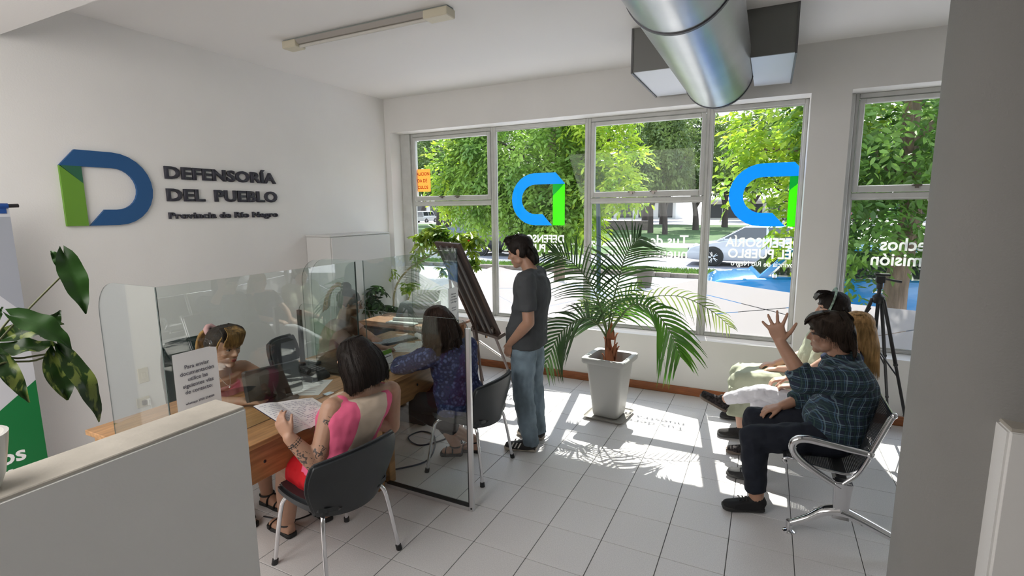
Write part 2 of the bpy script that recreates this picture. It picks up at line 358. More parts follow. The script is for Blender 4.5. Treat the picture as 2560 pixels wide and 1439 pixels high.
kb = struct(MB().bx(-60, 60, 10.42, 10.6, -.4, G+.02).build('kerb', STONE)); st0 = None
k2 = struct(MB().bx(-60, 60, 17.4, 17.6, -.4, G+.03).build('far_kerb', STONE))
random.seed(3)
x = -14.0
while x < 12:
    L = random.uniform(.42, .6)
    s_ = MB().box((0, 0, 0), (L-.02, .24, .30)).build('kerb_stone', STONE, kb, bev=.02, world=False, smooth=60) if st0 is None or random.random() < .15 else None
    if s_ is None:
        s_ = bpy.data.objects.new('kerb_stone', st0); C.objects.link(s_); s_.parent = kb; s_.scale.x = L/.5
    else: st0 = s_.data
    s_.location = (x+L/2, 10.51+random.uniform(-.012, .012), G-.02+random.uniform(-.01, .012)); x += L
# lawn blades on the verge
def blades(name, x0, x1, y0, y1, n, parent, z):
    rg = np.random.RandomState(4); p = np.stack([rg.uniform(x0, x1, n), rg.uniform(y0, y1, n), np.full(n, z)], 1)
    a = rg.uniform(0, 6.28, n); d = np.stack([np.cos(a), np.sin(a), 0*a], 1)*.018; t = rg.normal(0, .03, (n, 3)); t[:, 2] = rg.uniform(.05, .12, n)
    vs = np.stack([p-d, p+d, p+t], 1).reshape(-1, 3); me = bpy.data.meshes.new(name)
    me.from_pydata(vs.tolist(), [], [(3*i, 3*i+1, 3*i+2) for i in range(n)]); me.materials.append(LEAFG); me.update()
    return link(name, me, parent, False, 'stuff')
LEAFG = leaf_mat('grass_blade', (.06, .13, .02), (.16, .27, .045), .3)
blades('grass_blades', -9, 8, 10.65, 12.38, 12000, bpy.data.objects['grass_verge'], G+.03)

BARK = mat('bark', (.17, .125, .09), .9, bump=.9, bscale=9, var=.35, vscale=5, aniso=(3, 3, .6), bdist=.03)
BARKD = mat('dark_bark', (.06, .048, .042), .9, bump=.8, bscale=9, var=.3, vscale=4, aniso=(3, 3, .6), bdist=.03)
L_SUNLIT = leaf_mat('leaf_sunlit', (.17, .33, .02), (.44, .56, .05), .5, .4, 3)  # sunlit yellow of the brighter crown parts put into the leaf colour
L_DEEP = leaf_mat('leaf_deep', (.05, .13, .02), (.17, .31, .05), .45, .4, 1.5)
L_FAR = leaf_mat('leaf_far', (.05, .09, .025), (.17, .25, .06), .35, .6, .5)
def leaves(name, sprays, nl, size, mat_, parent, seed=0, droop=.5, wid=.42, spread=.5, world=True, kind='stuff'):
    """sprays: list of (origin, outward direction); each spray is a twig with nl leaflets"""
    rg = np.random.RandomState(seed); P = np.array([s[0] for s in sprays], float); D = np.array([s[1] for s in sprays], float); n = len(P)
    D = D+rg.normal(0, spread, D.shape); D[:, 2] -= droop; D /= np.linalg.norm(D, axis=1, keepdims=True)
    Z = np.array([0, 0, 1.]); S = np.cross(D, Z); S /= np.linalg.norm(S, axis=1, keepdims=True)+1e-6; U = np.cross(S, D)
    V_, F_ = [], []; c = 0
    for k in range(nl):
        t = (k//2+1)/(nl/2+1); side = 1 if k % 2 else -1
        if k == nl-1: side = 0
        sz = size*rg.uniform(.7, 1.25, (n, 1)); base = P+D*(t*size*2.6)+S*side*.01
        base[:, 2] -= (t**2)*size*droop*1.2
        ld = D*(.45 if side else 1)+S*side*.9+rg.normal(0, .28, (n, 3)); ld[:, 2] -= .35*droop; ld /= np.linalg.norm(ld, axis=1, keepdims=True)
        nn = U+rg.normal(0, .45, (n, 3)); w = np.cross(ld, nn); w /= np.linalg.norm(w, axis=1, keepdims=True)+1e-6; up = np.cross(w, ld)
        wv = w*sz*wid*.5; l = ld*sz; f = up*sz*.07
        vs = np.stack([base, base+l*.28+wv*.85+f, base+l*.66+wv*.8+f, base+l, base+l*.66-wv*.8+f, base+l*.28-wv*.85+f], 1)
        V_.append(vs.reshape(-1, 3)); b = np.arange(n)*6+c; F_.append(np.stack([b, b+1, b+2, b+3], 1)); F_.append(np.stack([b, b+3, b+4, b+5], 1)); c += 6*n
    V_ = np.concatenate(V_); F_ = np.concatenate(F_)
    me = bpy.data.meshes.new(name); me.vertices.add(len(V_)); me.vertices.foreach_set('co', V_.ravel().astype(np.float32))
    me.loops.add(F_.size); me.loops.foreach_set('vertex_index', F_.ravel().astype(np.int32))
    me.polygons.add(len(F_)); me.polygons.foreach_set('loop_start', (np.arange(len(F_))*4).astype(np.int32)); me.polygons.foreach_set('loop_total', np.full(len(F_), 4, np.int32))
    me.update(calc_edges=True); me.materials.append(mat_)
    return link(name, me, parent, world, kind)
def crown(n, blobs, seed, shell=.55):
    rg = np.random.RandomState(seed); out = []; wts = np.array([b[1][0]*b[1][1]*b[1][2] for b in blobs])**.67; wts /= wts.sum()
    for i in rg.choice(len(blobs), n, p=wts):
        c, r = blobs[i]; d = rg.normal(0, 1, 3); d /= np.linalg.norm(d); q = shell+(1-shell)*rg.uniform()**.6
        out.append((np.array(c)+d*q*np.array(r), d))
    return out
def limb(mb, pts, r0, r1, n=8):
    pts = spl(pts, 5); k = len(pts); mb.tube(pts, [r0+(r1-r0)*i/(k-1) for i in range(k)], n)
# tree by the right-hand window
t = thing('street_tree', 'street tree with large bright leaflets and furrowed trunk just outside the right-hand window', 'tree', (6.05, 3.1, G))
b = MB(); limb(b, [(6.05, 3.1, G-.05), (6.02, 3.1, .8), (6.1, 3.12, 1.8), (6.0, 3.15, 2.9), (6.1, 3.2, 4.2)], .155, .08, 14); b.ball((6.05, 3.1, G), (.21, .21, .1)); b.build('trunk', BARK, t, smooth=60)
for pts in ([(6.05, 3.12, 2.1), (5.6, 3.3, 2.7), (5.1, 3.5, 3.1)], [(6.0, 3.15, 2.7), (6.6, 3.3, 3.2), (7.3, 3.4, 3.4)], [(6.05, 3.15, 2.3), (5.9, 2.7, 3.0), (5.75, 2.3, 3.5)], [(5.6, 3.3, 2.7), (4.9, 3.7, 2.75), (4.3, 3.9, 2.8)], [(6.08, 3.15, 3.2), (6.3, 3.9, 4.0), (6.4, 4.4, 4.6)]):
    b = MB(); limb(b, pts, .06, .02, 7); b.build('branch', BARK, t, smooth=60)
bl = [((6.4, 3.4, 3.7), (1.9, 1.3, 1.5)), ((5.7, 2.9, 3.0), (1.0, .8, 1.1)), ((5.6, 2.7, 1.8), (.55, .4, .75)), ((6.9, 3.0, 1.9), (.8, .6, .9)), ((6.3, 3.9, 2.2), (1.1, .5, 1.1)), ((5.45, 2.8, .95), (.22, .2, .35))]
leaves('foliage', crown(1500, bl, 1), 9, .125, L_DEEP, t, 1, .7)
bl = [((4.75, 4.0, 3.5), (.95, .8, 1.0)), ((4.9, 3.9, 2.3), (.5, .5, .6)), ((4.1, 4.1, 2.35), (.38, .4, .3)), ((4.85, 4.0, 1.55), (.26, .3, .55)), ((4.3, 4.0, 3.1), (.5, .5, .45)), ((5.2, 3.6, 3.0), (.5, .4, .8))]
leaves('foliage', crown(460, bl, 2, .35), 9, .15, L_SUNLIT, t, 2, .45)
# big tree across the pavement
t = thing('street_tree', 'broad street tree with hanging light green crown behind the left-hand windows', 'tree', (-.95, 8.6, G))
b = MB(); limb(b, [(-.95, 8.6, G-.05), (-.97, 8.6, .8), (-1.05, 8.65, 1.8), (-1.3, 8.7, 3.0), (-1.2, 8.8, 4.6)], .17, .10, 14); b.build('trunk', BARK, t, smooth=60)
for pts in ([(-1.2, 8.7, 2.6), (-2.2, 8.6, 3.5), (-3.4, 8.5, 4.2)], [(-1.15, 8.7, 2.4), (-.3, 8.4, 3.2), (.6, 8.2, 3.7)], [(-1.25, 8.7, 3.1), (-1.3, 9.4, 4.2), (-1.5, 10, 5)]):
    b = MB(); limb(b, pts, .08, .03, 7); b.build('branch', BARKD, t, smooth=60)
bl = [((-2.1, 8.7, 3.8), (2.3, 1.5, 2.1)), ((-.9, 8.3, 2.2), (1.1, .8, 1.25)), ((-3.6, 8.6, 2.9), (1.1, .9, 1.5)), ((-1.7, 8.3, 2.0), (.9, .7, 1.0)), ((-.2, 8.1, 2.6), (.75, .6, 1.1))]
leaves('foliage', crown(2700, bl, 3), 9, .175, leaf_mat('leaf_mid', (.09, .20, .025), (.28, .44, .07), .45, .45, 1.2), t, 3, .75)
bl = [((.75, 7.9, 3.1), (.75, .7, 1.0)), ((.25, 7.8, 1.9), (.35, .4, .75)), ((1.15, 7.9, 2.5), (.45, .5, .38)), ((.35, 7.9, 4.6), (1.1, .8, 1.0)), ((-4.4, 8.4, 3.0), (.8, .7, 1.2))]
leaves('foliage', crown(700, bl, 4, .4), 9, .17, L_SUNLIT, t, 4, .5)
# park trees: each its own thing, meshes shared between three builds
random.seed(11); protos = []
for v in range(3):
    b = MB(); limb(b, [(0, 0, -.1), (.1*(v-1), 0, 1.4), (.35*(v-1), .1, 2.8), (.3, .2, 5.2)], .42, .2, 9)
    for a in range(4):
        an = a*1.7+v; limb(b, [(.2*(v-1), .05, 1.9+.3*a), (math.cos(an)*1.2, math.sin(an)*1.2, 3.6+.3*a), (math.cos(an)*2.6, math.sin(an)*2.4, 5.4+.3*a)], .2, .06, 7)
    me = b.build('trunk', BARKD, None, smooth=60)
    bl = [((0, 0, 7.6), (4.6, 3.6, 3.0)), ((2.6, -.8, 5.6), (2.2, 1.6, 1.3)), ((-2.6, .3, 5.4), (2.1, 1.7, 1.3)), ((.2, -1.7, 5.2), (1.6, 1.2, 1.0)), ((0, .4, 10.2), (2.8, 2.4, 1.8))]
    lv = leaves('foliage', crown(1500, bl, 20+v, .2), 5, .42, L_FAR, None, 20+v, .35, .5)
    protos.append((me, lv))
spots = [(-4.6, 39.5, 1, .62, 'leaning dark-trunked park tree, leftmost of the near row behind the central window lettering'), (-2.9, 36.8, 0, .55, 'dark-trunked park tree second in the row behind the central window lettering'),
 (-1.7, 46, 2, .75, 'third dark-trunked park tree of the row, further back'), (.2, 55, 1, .85, 'rearmost dark-trunked tree of the row beside the open square'), (-17.5, 33, 0, .9, 'park tree at the lawn behind the leftmost windows'),
 (-27, 42, 2, 1.1, 'park tree left of the far vans'), (-11.5, 45, 1, .95, 'park tree behind the low stone wall'), (6.5, 60, 0, 1.0, 'park tree on the pale square above the white sedan'), (14, 69, 2, 1.1, 'park tree on the square right of the white sedan'),
 (19, 55, 1, 1.0, 'park tree hidden largely behind the window pillar'), (-37, 55, 0, 1.2, 'far park tree at the left edge of the lawn'), (27, 68, 2, 1.2, 'far park tree seen in the right-hand window'), (-21, 62, 1, 1.1, 'far park tree behind the dark blue-grey car'),
 (-8, 64, 0, 1.1, 'far park tree between the stone wall and the long building'), (34, 52, 1, 1.1, 'park tree furthest right, beyond the blue saloon'), (-50, 62, 2, 1.2, 'far park tree beyond the grey van'), (2, 84, 1, 1.4, 'tall tree right before the long low building'),
 (-15, 86, 2, 1.4, 'tall tree beside the far left building'), (24, 88, 0, 1.4, 'tall tree before the right end of the low building'), (-36, 88, 1, 1.5, 'tall tree before the far left building'), (38, 86, 2, 1.5, 'tall tree at the far right of the park'), (-64, 88, 0, 1.5, 'tall tree furthest left in the park')]
used = set()
for i, (x, y, v, s, lab) in enumerate(spots):
    t = thing('park_tree', lab, 'tree', (x, y, G), i*1.1, 'trees in the park across the street')
    for src in protos[v]:
        c = src if v not in used else src.copy()
        if v in used: C.objects.link(c)
        c.parent = t
    used.add(v); t.scale = (s, s, max(s, .95))
# far buildings
def building(x0, x1, y, h, lab, col, n):
    t = thing('building', lab, 'building', ((x0+x1)/2, y, G)); m_ = mat('far_wall', col, .9)
    MB().bx(x0, x1, y, y+9, G, h).build('wall', m_, t); MB().bx(x0-.5, x1+.5, y-.8, y+9, h, h+.35).build('roof', mat('far_roof', (.55, .54, .52), .9), t)
    k = (x1-x0)/n
    for i in range(n): MB().bx(x0+k*i+k*.15, x0+k*i+k*.85, y-.03, y+.05, G+.3, h-.5).build('window', mat('far_glass', (.03, .035, .04), .2), t)
building(-6, 40, 96, 3.1, 'long low pale building with dark openings at the far side of the park, right', (.6, .58, .54), 14)
building(-75, -12, 100, 3.6, 'long pale building far beyond the park trees, left', (.62, .62, .6), 16)
t = tag(MB().bx(-12.5, -5.5, 44.5, 45, G, .75).build('park_wall', STONE, bev=.03), 'low grey stone wall on the park lawn beyond the trees', 'wall')
# poles, bin
t = tag(MB().tube([(.72, 7.0, G), (.70, 7.0, 1.2), (.66, 7.0, 2.35)], [.055, .055, .05], 12).build('street_post', mat('teal_post', (.004, .022, .028), .5)), 'dark teal metal post standing on the pavement outside', 'post')
t = thing('litter_bin', 'grey-brown tapered litter bin standing on the pavement outside', 'bin', (1.6, 8.2, G)); m_ = mat('bin_concrete', (.10, .085, .07), .9, bump=.3)
b = MB(); b.lathe([(.15, 0), (.17, .02), (.215, .40), (.215, .42), (.19, .42), (.15, .05), (0, .05)], (1.6, 8.2, G)); b.build('bin_body', m_, t)
b = MB(); b.lathe([(.218, .40), (.24, .41), (.24, .47), (.2, .47), (.2, .40)], (1.6, 8.2, G)); b.build('rim', m_, t)
for px, py, lab in ((-7.6, 33, 'thin pale lamp pole on the park lawn left of the trees'), (-23, 30, 'white lamp pole in the park seen through the leftmost window')):
    t = thing('lamp_pole', lab, 'pole', (px, py, G)); MB().tube([(px, py, G), (px, py, 6)], [.07, .05], 8).build('pole', mat('pole_grey', (.45, .48, .46), .6), t)
    MB().ball((px, py, 6.15), .2).build('lamp', WHITE, t)

# vehicles
RUB = mat('tyre_rubber', (.02, .02, .02), .8); CGL = mat('car_glass', (.02, .025, .03), .06, coat=1)
def car(name, lab, cat, loc, rz, col, L, W, H, belt, gh, body, wx, wr, vintage=False, rough=.25):
    """x = forward. gh = (rear low, rear top, front top, front low) greenhouse x; body = side outline"""
    t = thing(name, lab, cat, loc, rz); P_ = mat('car_paint', col, rough, coat=.8, metal=0)
    b = MB(); w = W/2; rings = []
    cx = 0; cz = sum(z for x, z in body)/len(body)
    for yy, s in ((-w, .90), (-w+.03, .965), (-w+.10, 1), (w-.10, 1), (w-.03, .965), (w, .90)):
        rings.append([V((x*(.985+.015*s) if abs(yy) < w else x*.975, yy, cz+(z-cz)*s)) for x, z in body])
    b.loft(rings); b.build('body', P_, t, world=False, smooth=50)
    a0, a1, a2, a3 = gh; wi = w-.06; wt = w-.22; zb = belt-.02
    def gp(u, v, s): # u 0..1 rear->front, v 0..1 up
        xl = a0+(a3-a0)*u; xu = a1+(a2-a1)*u; return V((xl+(xu-xl)*v, s*(wi+(wt-wi)*v), zb+(H-zb)*v))
    b = MB(); rg = []
    for v, ins in ((0, 0), (.9, 0), (.98, .05), (1, .14)):
        rg.append([gp(ins, v, -1)+V((0, ins, 0)), gp(.5, v, -1)+V((0, ins, 0)), gp(1-ins, v, -1)+V((0, ins, 0)), gp(1-ins, v, 1)-V((0, ins, 0)), gp(.5, v, 1)-V((0, ins, 0)), gp(ins, v, 1)-V((0, ins, 0))])
    b.loft(rg); b.build('cabin', P_, t, world=False, bev=.01)
    def quad(n, u0, u1, v0, v1, s, m_, off=.006, up=None):
        o = V((0, s*off, 0)); u0t, u1t = up or (u0, u1)
        MB().loft([[gp(u0, v0, s)+o*.1, gp(u1, v0, s)+o*.1, gp(u1t, v1, s)+o*.1, gp(u0t, v1, s)+o*.1], [gp(u0, v0, s)+o, gp(u1, v0, s)+o, gp(u1t, v1, s)+o, gp(u0t, v1, s)+o]]).build(n, m_, t, world=False, smooth=0)
    for s in (-1, 1):
        if vintage: segs = [(.06, .36), (.40, .66), (.685, .95)]
        else: segs = [(.04, .47), (.51, .97)]
        for u0, u1 in segs:
            if vintage: quad('window_trim', u0-.012, u1+.012, .1, .90, s, CHROME, .004)
            quad('side_window', u0, u1, .14, .86, s, CGL, .009)
        for xx in ((a0+a3)/2,):
            b = MB(); b.bx(xx-.06, xx+.08, s*(w-.02), s*(w+.022), belt-.16, belt-.13); b.build('door_handle', CHROME if vintage else P_, t, world=False, bev=.004)
            MB().bx(xx-.006, xx+.006, s*(w-.02), s*(w+.003), .32, belt).build('door_gap', BLACK, t, world=False)
        MB().box((a3-.25, s*(w+.05), belt+.06), (.07, .12, .09)).build('wing_mirror', CHROME if vintage else P_, t, world=False, bev=.02)
        xm = max(x for x, z in body); b = MB(); b.ball((xm-.13, s*(w-.22), belt-.30), (.11, .17, .08)); b.build('headlight', CHROME if vintage else mat('lamp_clear', (.5, .52, .55), .1, coat=1), t, world=False)
    for nm, ua in (('windscreen', 1), ('rear_window', 0)):
        pts = [gp(ua, .1, -1)*1, gp(ua, .1, 1), gp(ua, .88, 1), gp(ua, .88, -1)]
        c = sum(pts, V())/4; sx = .012 if ua else -.012
        q = [c+(p-c)*.88 for p in pts]; q2 = [p+V((sx, 0, .008)) for p in q]
        MB().loft([q, q2]).build(nm, CGL, t, world=False, smooth=0)
    b = MB(); xm = max(x for x, z in body); xn = min(x for x, z in body)
    b.box((xm-.02, 0, .38), (.1, W*.96, .14)); b.build('bumper', CHROME if vintage else P_, t, world=False, bev=.03, seg=2); b = MB(); b.box((xn+.02, 0, .40), (.1, W*.96, .14)); b.build('bumper', CHROME if vintage else P_, t, world=False, bev=.03, seg=2)
    MB().box((xm+.005, 0, .58), (.04, W*.5, .14)).build('grille', BLACK, t, world=False, bev=.008)
    for xx in wx:
        for s in (-1, 1):
            MB().cyl((xx, s*(w-.12), wr+.02), (xx, s*(w-.005+.012), wr+.02), wr*1.16, n=28).build('wheel_arch', BLACK, t, world=False)
            b = MB(); prof = [(wr*.62, 0), (wr*.92, 0), (wr, .03), (wr, .17), (wr*.92, .2), (wr*.62, .2)]
            b.loft([[V((xx+r*math.cos(2*PI*j/28), s*(w-.17+y), wr+r*math.sin(2*PI*j/28))) for j in range(28)] for r, y in prof]); o = b.build('wheel', RUB, t, world=False)
            b = MB(); yo = s*(w+.018)
            b.cyl((xx, s*(w-.1), wr), (xx, s*(w-.06), wr), wr*.63, n=28)
            for k in range(10 if not vintage else 0):
                a = 2*PI*(k//2)/5+(.16 if k % 2 else -.16); b.tube([(xx+math.cos(a)*wr*.12, yo, wr+math.sin(a)*wr*.12), (xx+math.cos(a)*wr*.62, yo, wr+math.sin(a)*wr*.62)], [.022, .018], 6)
            b.cyl((xx, yo-s*.02, wr), (xx, yo+s*.01, wr), wr*.2, n=16)
            b.loft([[V((xx+r*math.cos(2*PI*j/28), s*(w-.06+y), wr+r*math.sin(2*PI*j/28))) for j in range(28)] for r, y in ((wr*.58, .0), (wr*.58, .07), (wr*.66, .085), (wr*.66, .0))])
            if vintage: b.ball((xx, s*(w+.0), wr), (wr*.55, .03, wr*.55))
            b.build('rim', STEEL, o, world=False)
    return t
sedan = [(-2.2, .35), (-2.25, .6), (-2.22, .98), (-1.75, 1.03), (-.9, .97), (1.0, .93), (1.75, .80), (2.15, .66), (2.25, .5), (2.22, .25), (1.6, .2), (-1.8, .22)]
car('parked_car', 'white modern sedan parked at the far kerb behind the pale pavement', 'car', (4.05, 15.35, G-.04), PI, (.50, .52, .58), 4.5, 1.78, 1.47, .95, (-2.0, -.95, .25, 1.25), sedan, (-1.32, 1.36), .325)
vint = [(-2.25, .42), (-2.3, .62), (-2.28, .86), (-1.3, .93), (-.9, .96), (.9, .94), (1.4, .93), (2.05, .88), (2.2, .80), (2.27, .55), (2.2, .3), (1.6, .24), (-1.8, .26)]
car('parked_car', 'bright blue vintage saloon with chrome trim parked on the pavement by the building', 'car', (5.72, 4.75, G), PI+.12, (.008, .20, .50), 4.5, 1.62, 1.42, .92, (-1.85, -1.3, .98, 1.52), vint, (-1.35, 1.4), .31, True)
boxy = [(-2.2, .4), (-2.25, 1.0), (-1.5, 1.1), (1.0, 1.08), (2.0, 1.02), (2.15, .9), (2.2, .45), (1.6, .35), (-1.8, .35)]
car('parked_van', 'black off-road vehicle parked across the street left of the street tree', 'car', (-6.1, 16.1, G-.04), PI, (.012, .012, .015), 4.4, 1.8, 1.85, 1.15, (-2.1, -2.0, .5, 1.0), boxy, (-1.3, 1.35), .38)
car('parked_car', 'dark blue-grey car parked beyond the off-road vehicle at the park edge', 'car', (-11.6, 21.2, G), PI, (.05, .08, .13), 4.3, 1.75, 1.5, .95, (-2.0, -1.1, .3, 1.2), sedan, (-1.32, 1.36), .32)
for i, (x, y, c) in enumerate(((-50, 70, (.4, .42, .42)), (-44.5, 70, (.7, .7, .7)), (8, 88, (.7, .7, .72)), (16, 88, (.35, .03, .03)))):
    car('parked_van', ('grey van far off beyond the park, leftmost of two', 'white van far off beyond the park, right of the grey one', 'white car parked before the far low building', 'red car parked before the far low building')[i], 'van' if i < 2 else 'car', (x, y, G), PI/2 if i < 2 else 0, c, 4.4, 1.8, 2.0 if i < 2 else 1.5, 1.1 if i < 2 else .95, (-2.1, -2.0, .9, 1.4) if i < 2 else (-2, -1, .3, 1.2), boxy if i < 2 else sedan, (-1.3, 1.35), .34)
# ================================================================ fittings on walls and ceiling
t = thing('tube_light', 'cream and grey fluorescent tube fitting fixed to the ceiling, tube unlit', 'lamp', (1.58, -2.11, ZC))
MB().bx(.79, 2.385, -2.155, -2.065, 3.262, ZC).build('base_plate', mat('lamp_base', (.30, .33, .31), .5), t, bev=.004)
MB().loft([[V((x, y, z)) for y, z in ((-2.165, 3.265), (-2.135, 3.238), (-2.085, 3.238), (-2.055, 3.265))] for x in (.92, 2.2)]).build('reflector', mat('lamp_reflector', (.40, .37, .34), .35), t)
MB().tube([(.93, -2.11, 3.226), (2.19, -2.11, 3.226)], .013, 12).build('tube', mat('dead_tube', (.62, .60, .55), .25), t)
for a, b_ in ((.785, .935), (2.19, 2.39)): MB().bx(a, b_, -2.165, -2.055, 3.213, 3.27).build('end_cap', CREAM, t, bev=.005)
# duct
t = thing('air_duct', 'round galvanised air duct under the ceiling running towards the windows', 'duct', (3.98, -2, ZC))
DM = mat('galvanised', (.50, .51, .52), .30, .92, bump=.12, bscale=8, var=.08, vscale=3, bdist=.01)
ya = -8.0
for i, (a, b_) in enumerate(((-8.1, -4.6), (-4.59, -2.585), (-2.565, -.5))):
    MB().tube([(3.98, a, 3.0), (3.98, b_, 3.0)], .268, 56).build('duct_section', DM, t, smooth=60)
for y in (-4.6, -2.575):
    MB().tube([(3.98, y-.012, 3.0), (3.98, y+.012, 3.0)], .274, 56).build('joint_ring', mat('joint_dark', (.12, .12, .13), .5, .5), t, smooth=60)
MB().tube([(3.98, -.50, 3.0), (3.98, -.47, 3.0)], .274, 56).build('end_ring', mat('joint_dark', (.10, .10, .11), .5, .5), t, smooth=60)
t = thing('duct_plenum', 'square metal plenum box hanging from the ceiling around the duct end', 'duct box', (3.96, -.6, ZC))
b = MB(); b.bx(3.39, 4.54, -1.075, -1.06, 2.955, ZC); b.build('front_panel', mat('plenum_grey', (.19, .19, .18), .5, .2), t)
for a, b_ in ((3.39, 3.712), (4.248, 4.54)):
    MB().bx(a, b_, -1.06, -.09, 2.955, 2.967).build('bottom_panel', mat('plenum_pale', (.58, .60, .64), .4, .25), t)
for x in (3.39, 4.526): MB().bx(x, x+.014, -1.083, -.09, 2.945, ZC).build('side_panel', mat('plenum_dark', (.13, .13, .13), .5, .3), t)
# wall sign
def fit(o, w, h, cy, cz):
    """scale a flat word on the left wall to w wide, cap height h, lower left corner (cy, cz)"""
    me = o.data; xs = [v.co.y for v in me.vertices]; a, b_ = min(xs), max(xs); s = w/(b_-a)
    for v in me.vertices: v.co.y = cy+(v.co.y-a)*s; v.co.z = cz+v.co.z*h
t = thing('wall_logo', 'blue and green folded ribbon letter D mounted on the left wall', 'logo', (0, -3.2, 1.8))
dlogo(lambda a, b_, tt: V((tt, -3.45+a*.985, 1.808+b_)), .536, .0, .022, 'logo', t, (BLUE, GREEN, DGREEN))
t = thing('wall_lettering', 'dark raised letters DEFENSORÍA DEL PUEBLO Provincia de Río Negro on the left wall', 'lettering', (0, -2.2, 2.0))
def word(s, w_, h, y, z, bold, sp=1.0):
    pts = None; chars = []
    o = text('word', s, 1.0, CHAR, t, (0, 0, 0), (0, 1, 0), (0, 0, 1), .0, bold, space=sp)
    me = o.data; ys = [v.co.y for v in me.vertices]; a = min(ys); s_ = w_/(max(ys)-a)
    for v in me.vertices: v.co.y = y+(v.co.y-a)*s_; v.co.z = z+v.co.z*h/.73
    bm = bmesh.new(); bm.from_mesh(me)
    bmesh.ops.solidify(bm, geom=bm.faces[:], thickness=-.018); 
    xs = [v.co.x for v in bm.verts]; mn = min(xs)
    for v in bm.verts: v.co.x += .0005-mn
    bm.to_mesh(me); bm.free(); me.update(); return o
word('DEFENSORÍA', 1.055, .098, -2.748, 2.176, .035, 1.04)
word('DEL', .318, .1, -2.750, 1.995, .035, 1.04); word('PUEBLO', .65, .1, -2.342, 1.995, .035, 1.04)
word('Provincia de Río Negro', 1.05, .053, -2.75, 1.848, .025, 1.05)
# switch and socket
t = thing('light_switch', 'beige light switch plate on the left wall behind the screen', 'switch', (0, -3.08, .61))
MB().bx(0, .009, -3.118, -3.042, .548, .668).build('plate', CREAM, t, bev=.003); MB().bx(.009, .014, -3.095, -3.065, .585, .63).build('rocker', CREAM, t, bev=.002)
t = thing('power_socket', 'beige power socket with plugs on the left wall below the switch', 'socket', (0, -3.1, .39))
MB().bx(0, .012, -3.152, -3.056, .352, .43).build('plate', CREAM, t, bev=.003); MB().bx(.012, .035, -3.12, -3.09, .37, .41).build('plug', BLACK, t, bev=.004); MB().bx(.012, .04, -3.085, -3.06, .36, .41).build('plug', WHITE, t, bev=.004)
MB().tube(spl([(.04, -3.07, .37), (.05, -3.06, .25), (.03, -3.05, .1), (.06, -3.0, .012)]), .004, 6).build('cord', WHITE, t)
# roll-up banner
t = thing('roll_up_banner', 'roll-up banner with green lower part and blue top bar standing at the left wall', 'banner', (.3, -4.25, 0))
BW = mat('banner_white', (.55, .56, .60), .55); BG = mat('banner_green', (.0, .155, .035), .5)
def bq(n, poly, m_, x): MB().prism(poly, lambda a, b_, tt: V((x+tt, a, b_)), 0, .0006).build(n, m_, t, smooth=0)
MB().bx(.298, .3, -4.7, -3.845, .07, 1.93).build('sheet', BW, t)
bq('print', [(-3.845, 1.88), (-3.845, 1.28), (-4.12, 1.62), (-4.30, 1.88)], mat('banner_grey', (.33, .35, .40), .55), .3002)
bq('print', [(-3.845, .85), (-3.845, .07), (-4.7, .07), (-4.7, .30), (-4.10, .66)], BG, .3004)
bq('print', [(-4.7, .07), (-3.97, .07), (-4.06, .11), (-4.35, .36), (-4.7, .42)], mat('banner_cream', (.50, .49, .44), .55), .3008)
text('lettering', 'derechos', .135, SIGNW, t, (.3022, -3.945, .365), (0, 1.05, 0), (0, 0, 1), .0003, .003, 'RIGHT'); text('lettering', 'misión', .135, SIGNW, t, (.3022, -3.93, .235), (0, 1.05, 0), (0, 0, 1), .0003, .003, 'RIGHT')
b = MB(); b.tube([(.3, -4.72, 1.945), (.3, -3.85, 1.945)], .016, 10); b.bx(.296, .304, -4.7, -3.86, 1.90, 1.945); b.build('top_rail', mat('rail_blue', (.01, .06, .25), .4), t)
MB().tube([(.3, -3.85, 1.945), (.3, -3.80, 1.947)], .012, 10).build('rail_end', BLACK, t); b = MB(); b.bx(.24, .36, -4.72, -3.84, 0, .07); b.build('base', ALU, t, bev=.01)
# white cabinet against the wall
t = thing('cabinet', 'plain white tall cabinet against the left wall beside the window corner', 'cabinet', (.18, -.9, 0)); WM = mat('cabinet_white', (.66, .655, .64), .6, bump=.05)
MB().bx(.003, .35, -1.36, -.42, 0, 1.628).build('body', WM, t, bev=.004); MB().bx(.002, .356, -1.365, -.415, 1.63, 1.648).build('top', WM, t, bev=.004)
MB().bx(.3505, .366, -1.352, -.428, .05, 1.62).build('door', WM, t, bev=.003)

# ================================================================ desks, partition, screens
def desk(name, lab, y0, y1, x0=1.22, x1=2.2):
    t = thing(name, lab, 'desk', ((x0+x1)/2, (y0+y1)/2, 0)); n = 5
    ww = (x1-x0)/n
    for i in range(n): MB().bx(x0+ww*i, x0+ww*(i+1)-.0015, y0, y1, .722, .75).build('plank', WOOD, t, bev=.0025)
    MB().bx(x1-.055, x1-.03, y0+.03, y1-.03, .525, .721).build('apron', WOOD, t, bev=.003); MB().bx(x0+.03, x0+.055, y0+.03, y1-.03, .60, .721).build('apron', WOOD, t, bev=.003)
    for x in (x0+.06, x1-.095):
        for y in (y0+.012, y1-.075): MB().bx(x, x+.06, y, y+.062, 0, .721).build('leg', WOOD, t, bev=.004)
    MB().bx(x0+.14, x1-.1, y0+.03, y0+.05, .55, .72).build('side_board', WOOD, t, bev=.003); MB().bx(x0+.14, x1-.1, y1-.05, y1-.03, .55, .72).build('side_board', WOOD, t, bev=.003)
    for yy in ((y0+.35), (y1-.35)): MB().ball((x1-.029, yy, .62), (.004, .009, .009), 8, 5).build('screw_cover', BLACK, t)
    return t
desk('desk', 'long pine plank desk nearest the camera, behind the low wall', -4.0, -2.735)
desk('desk', 'long pine plank desk on the window side of the glass partition', -2.705, -1.50)
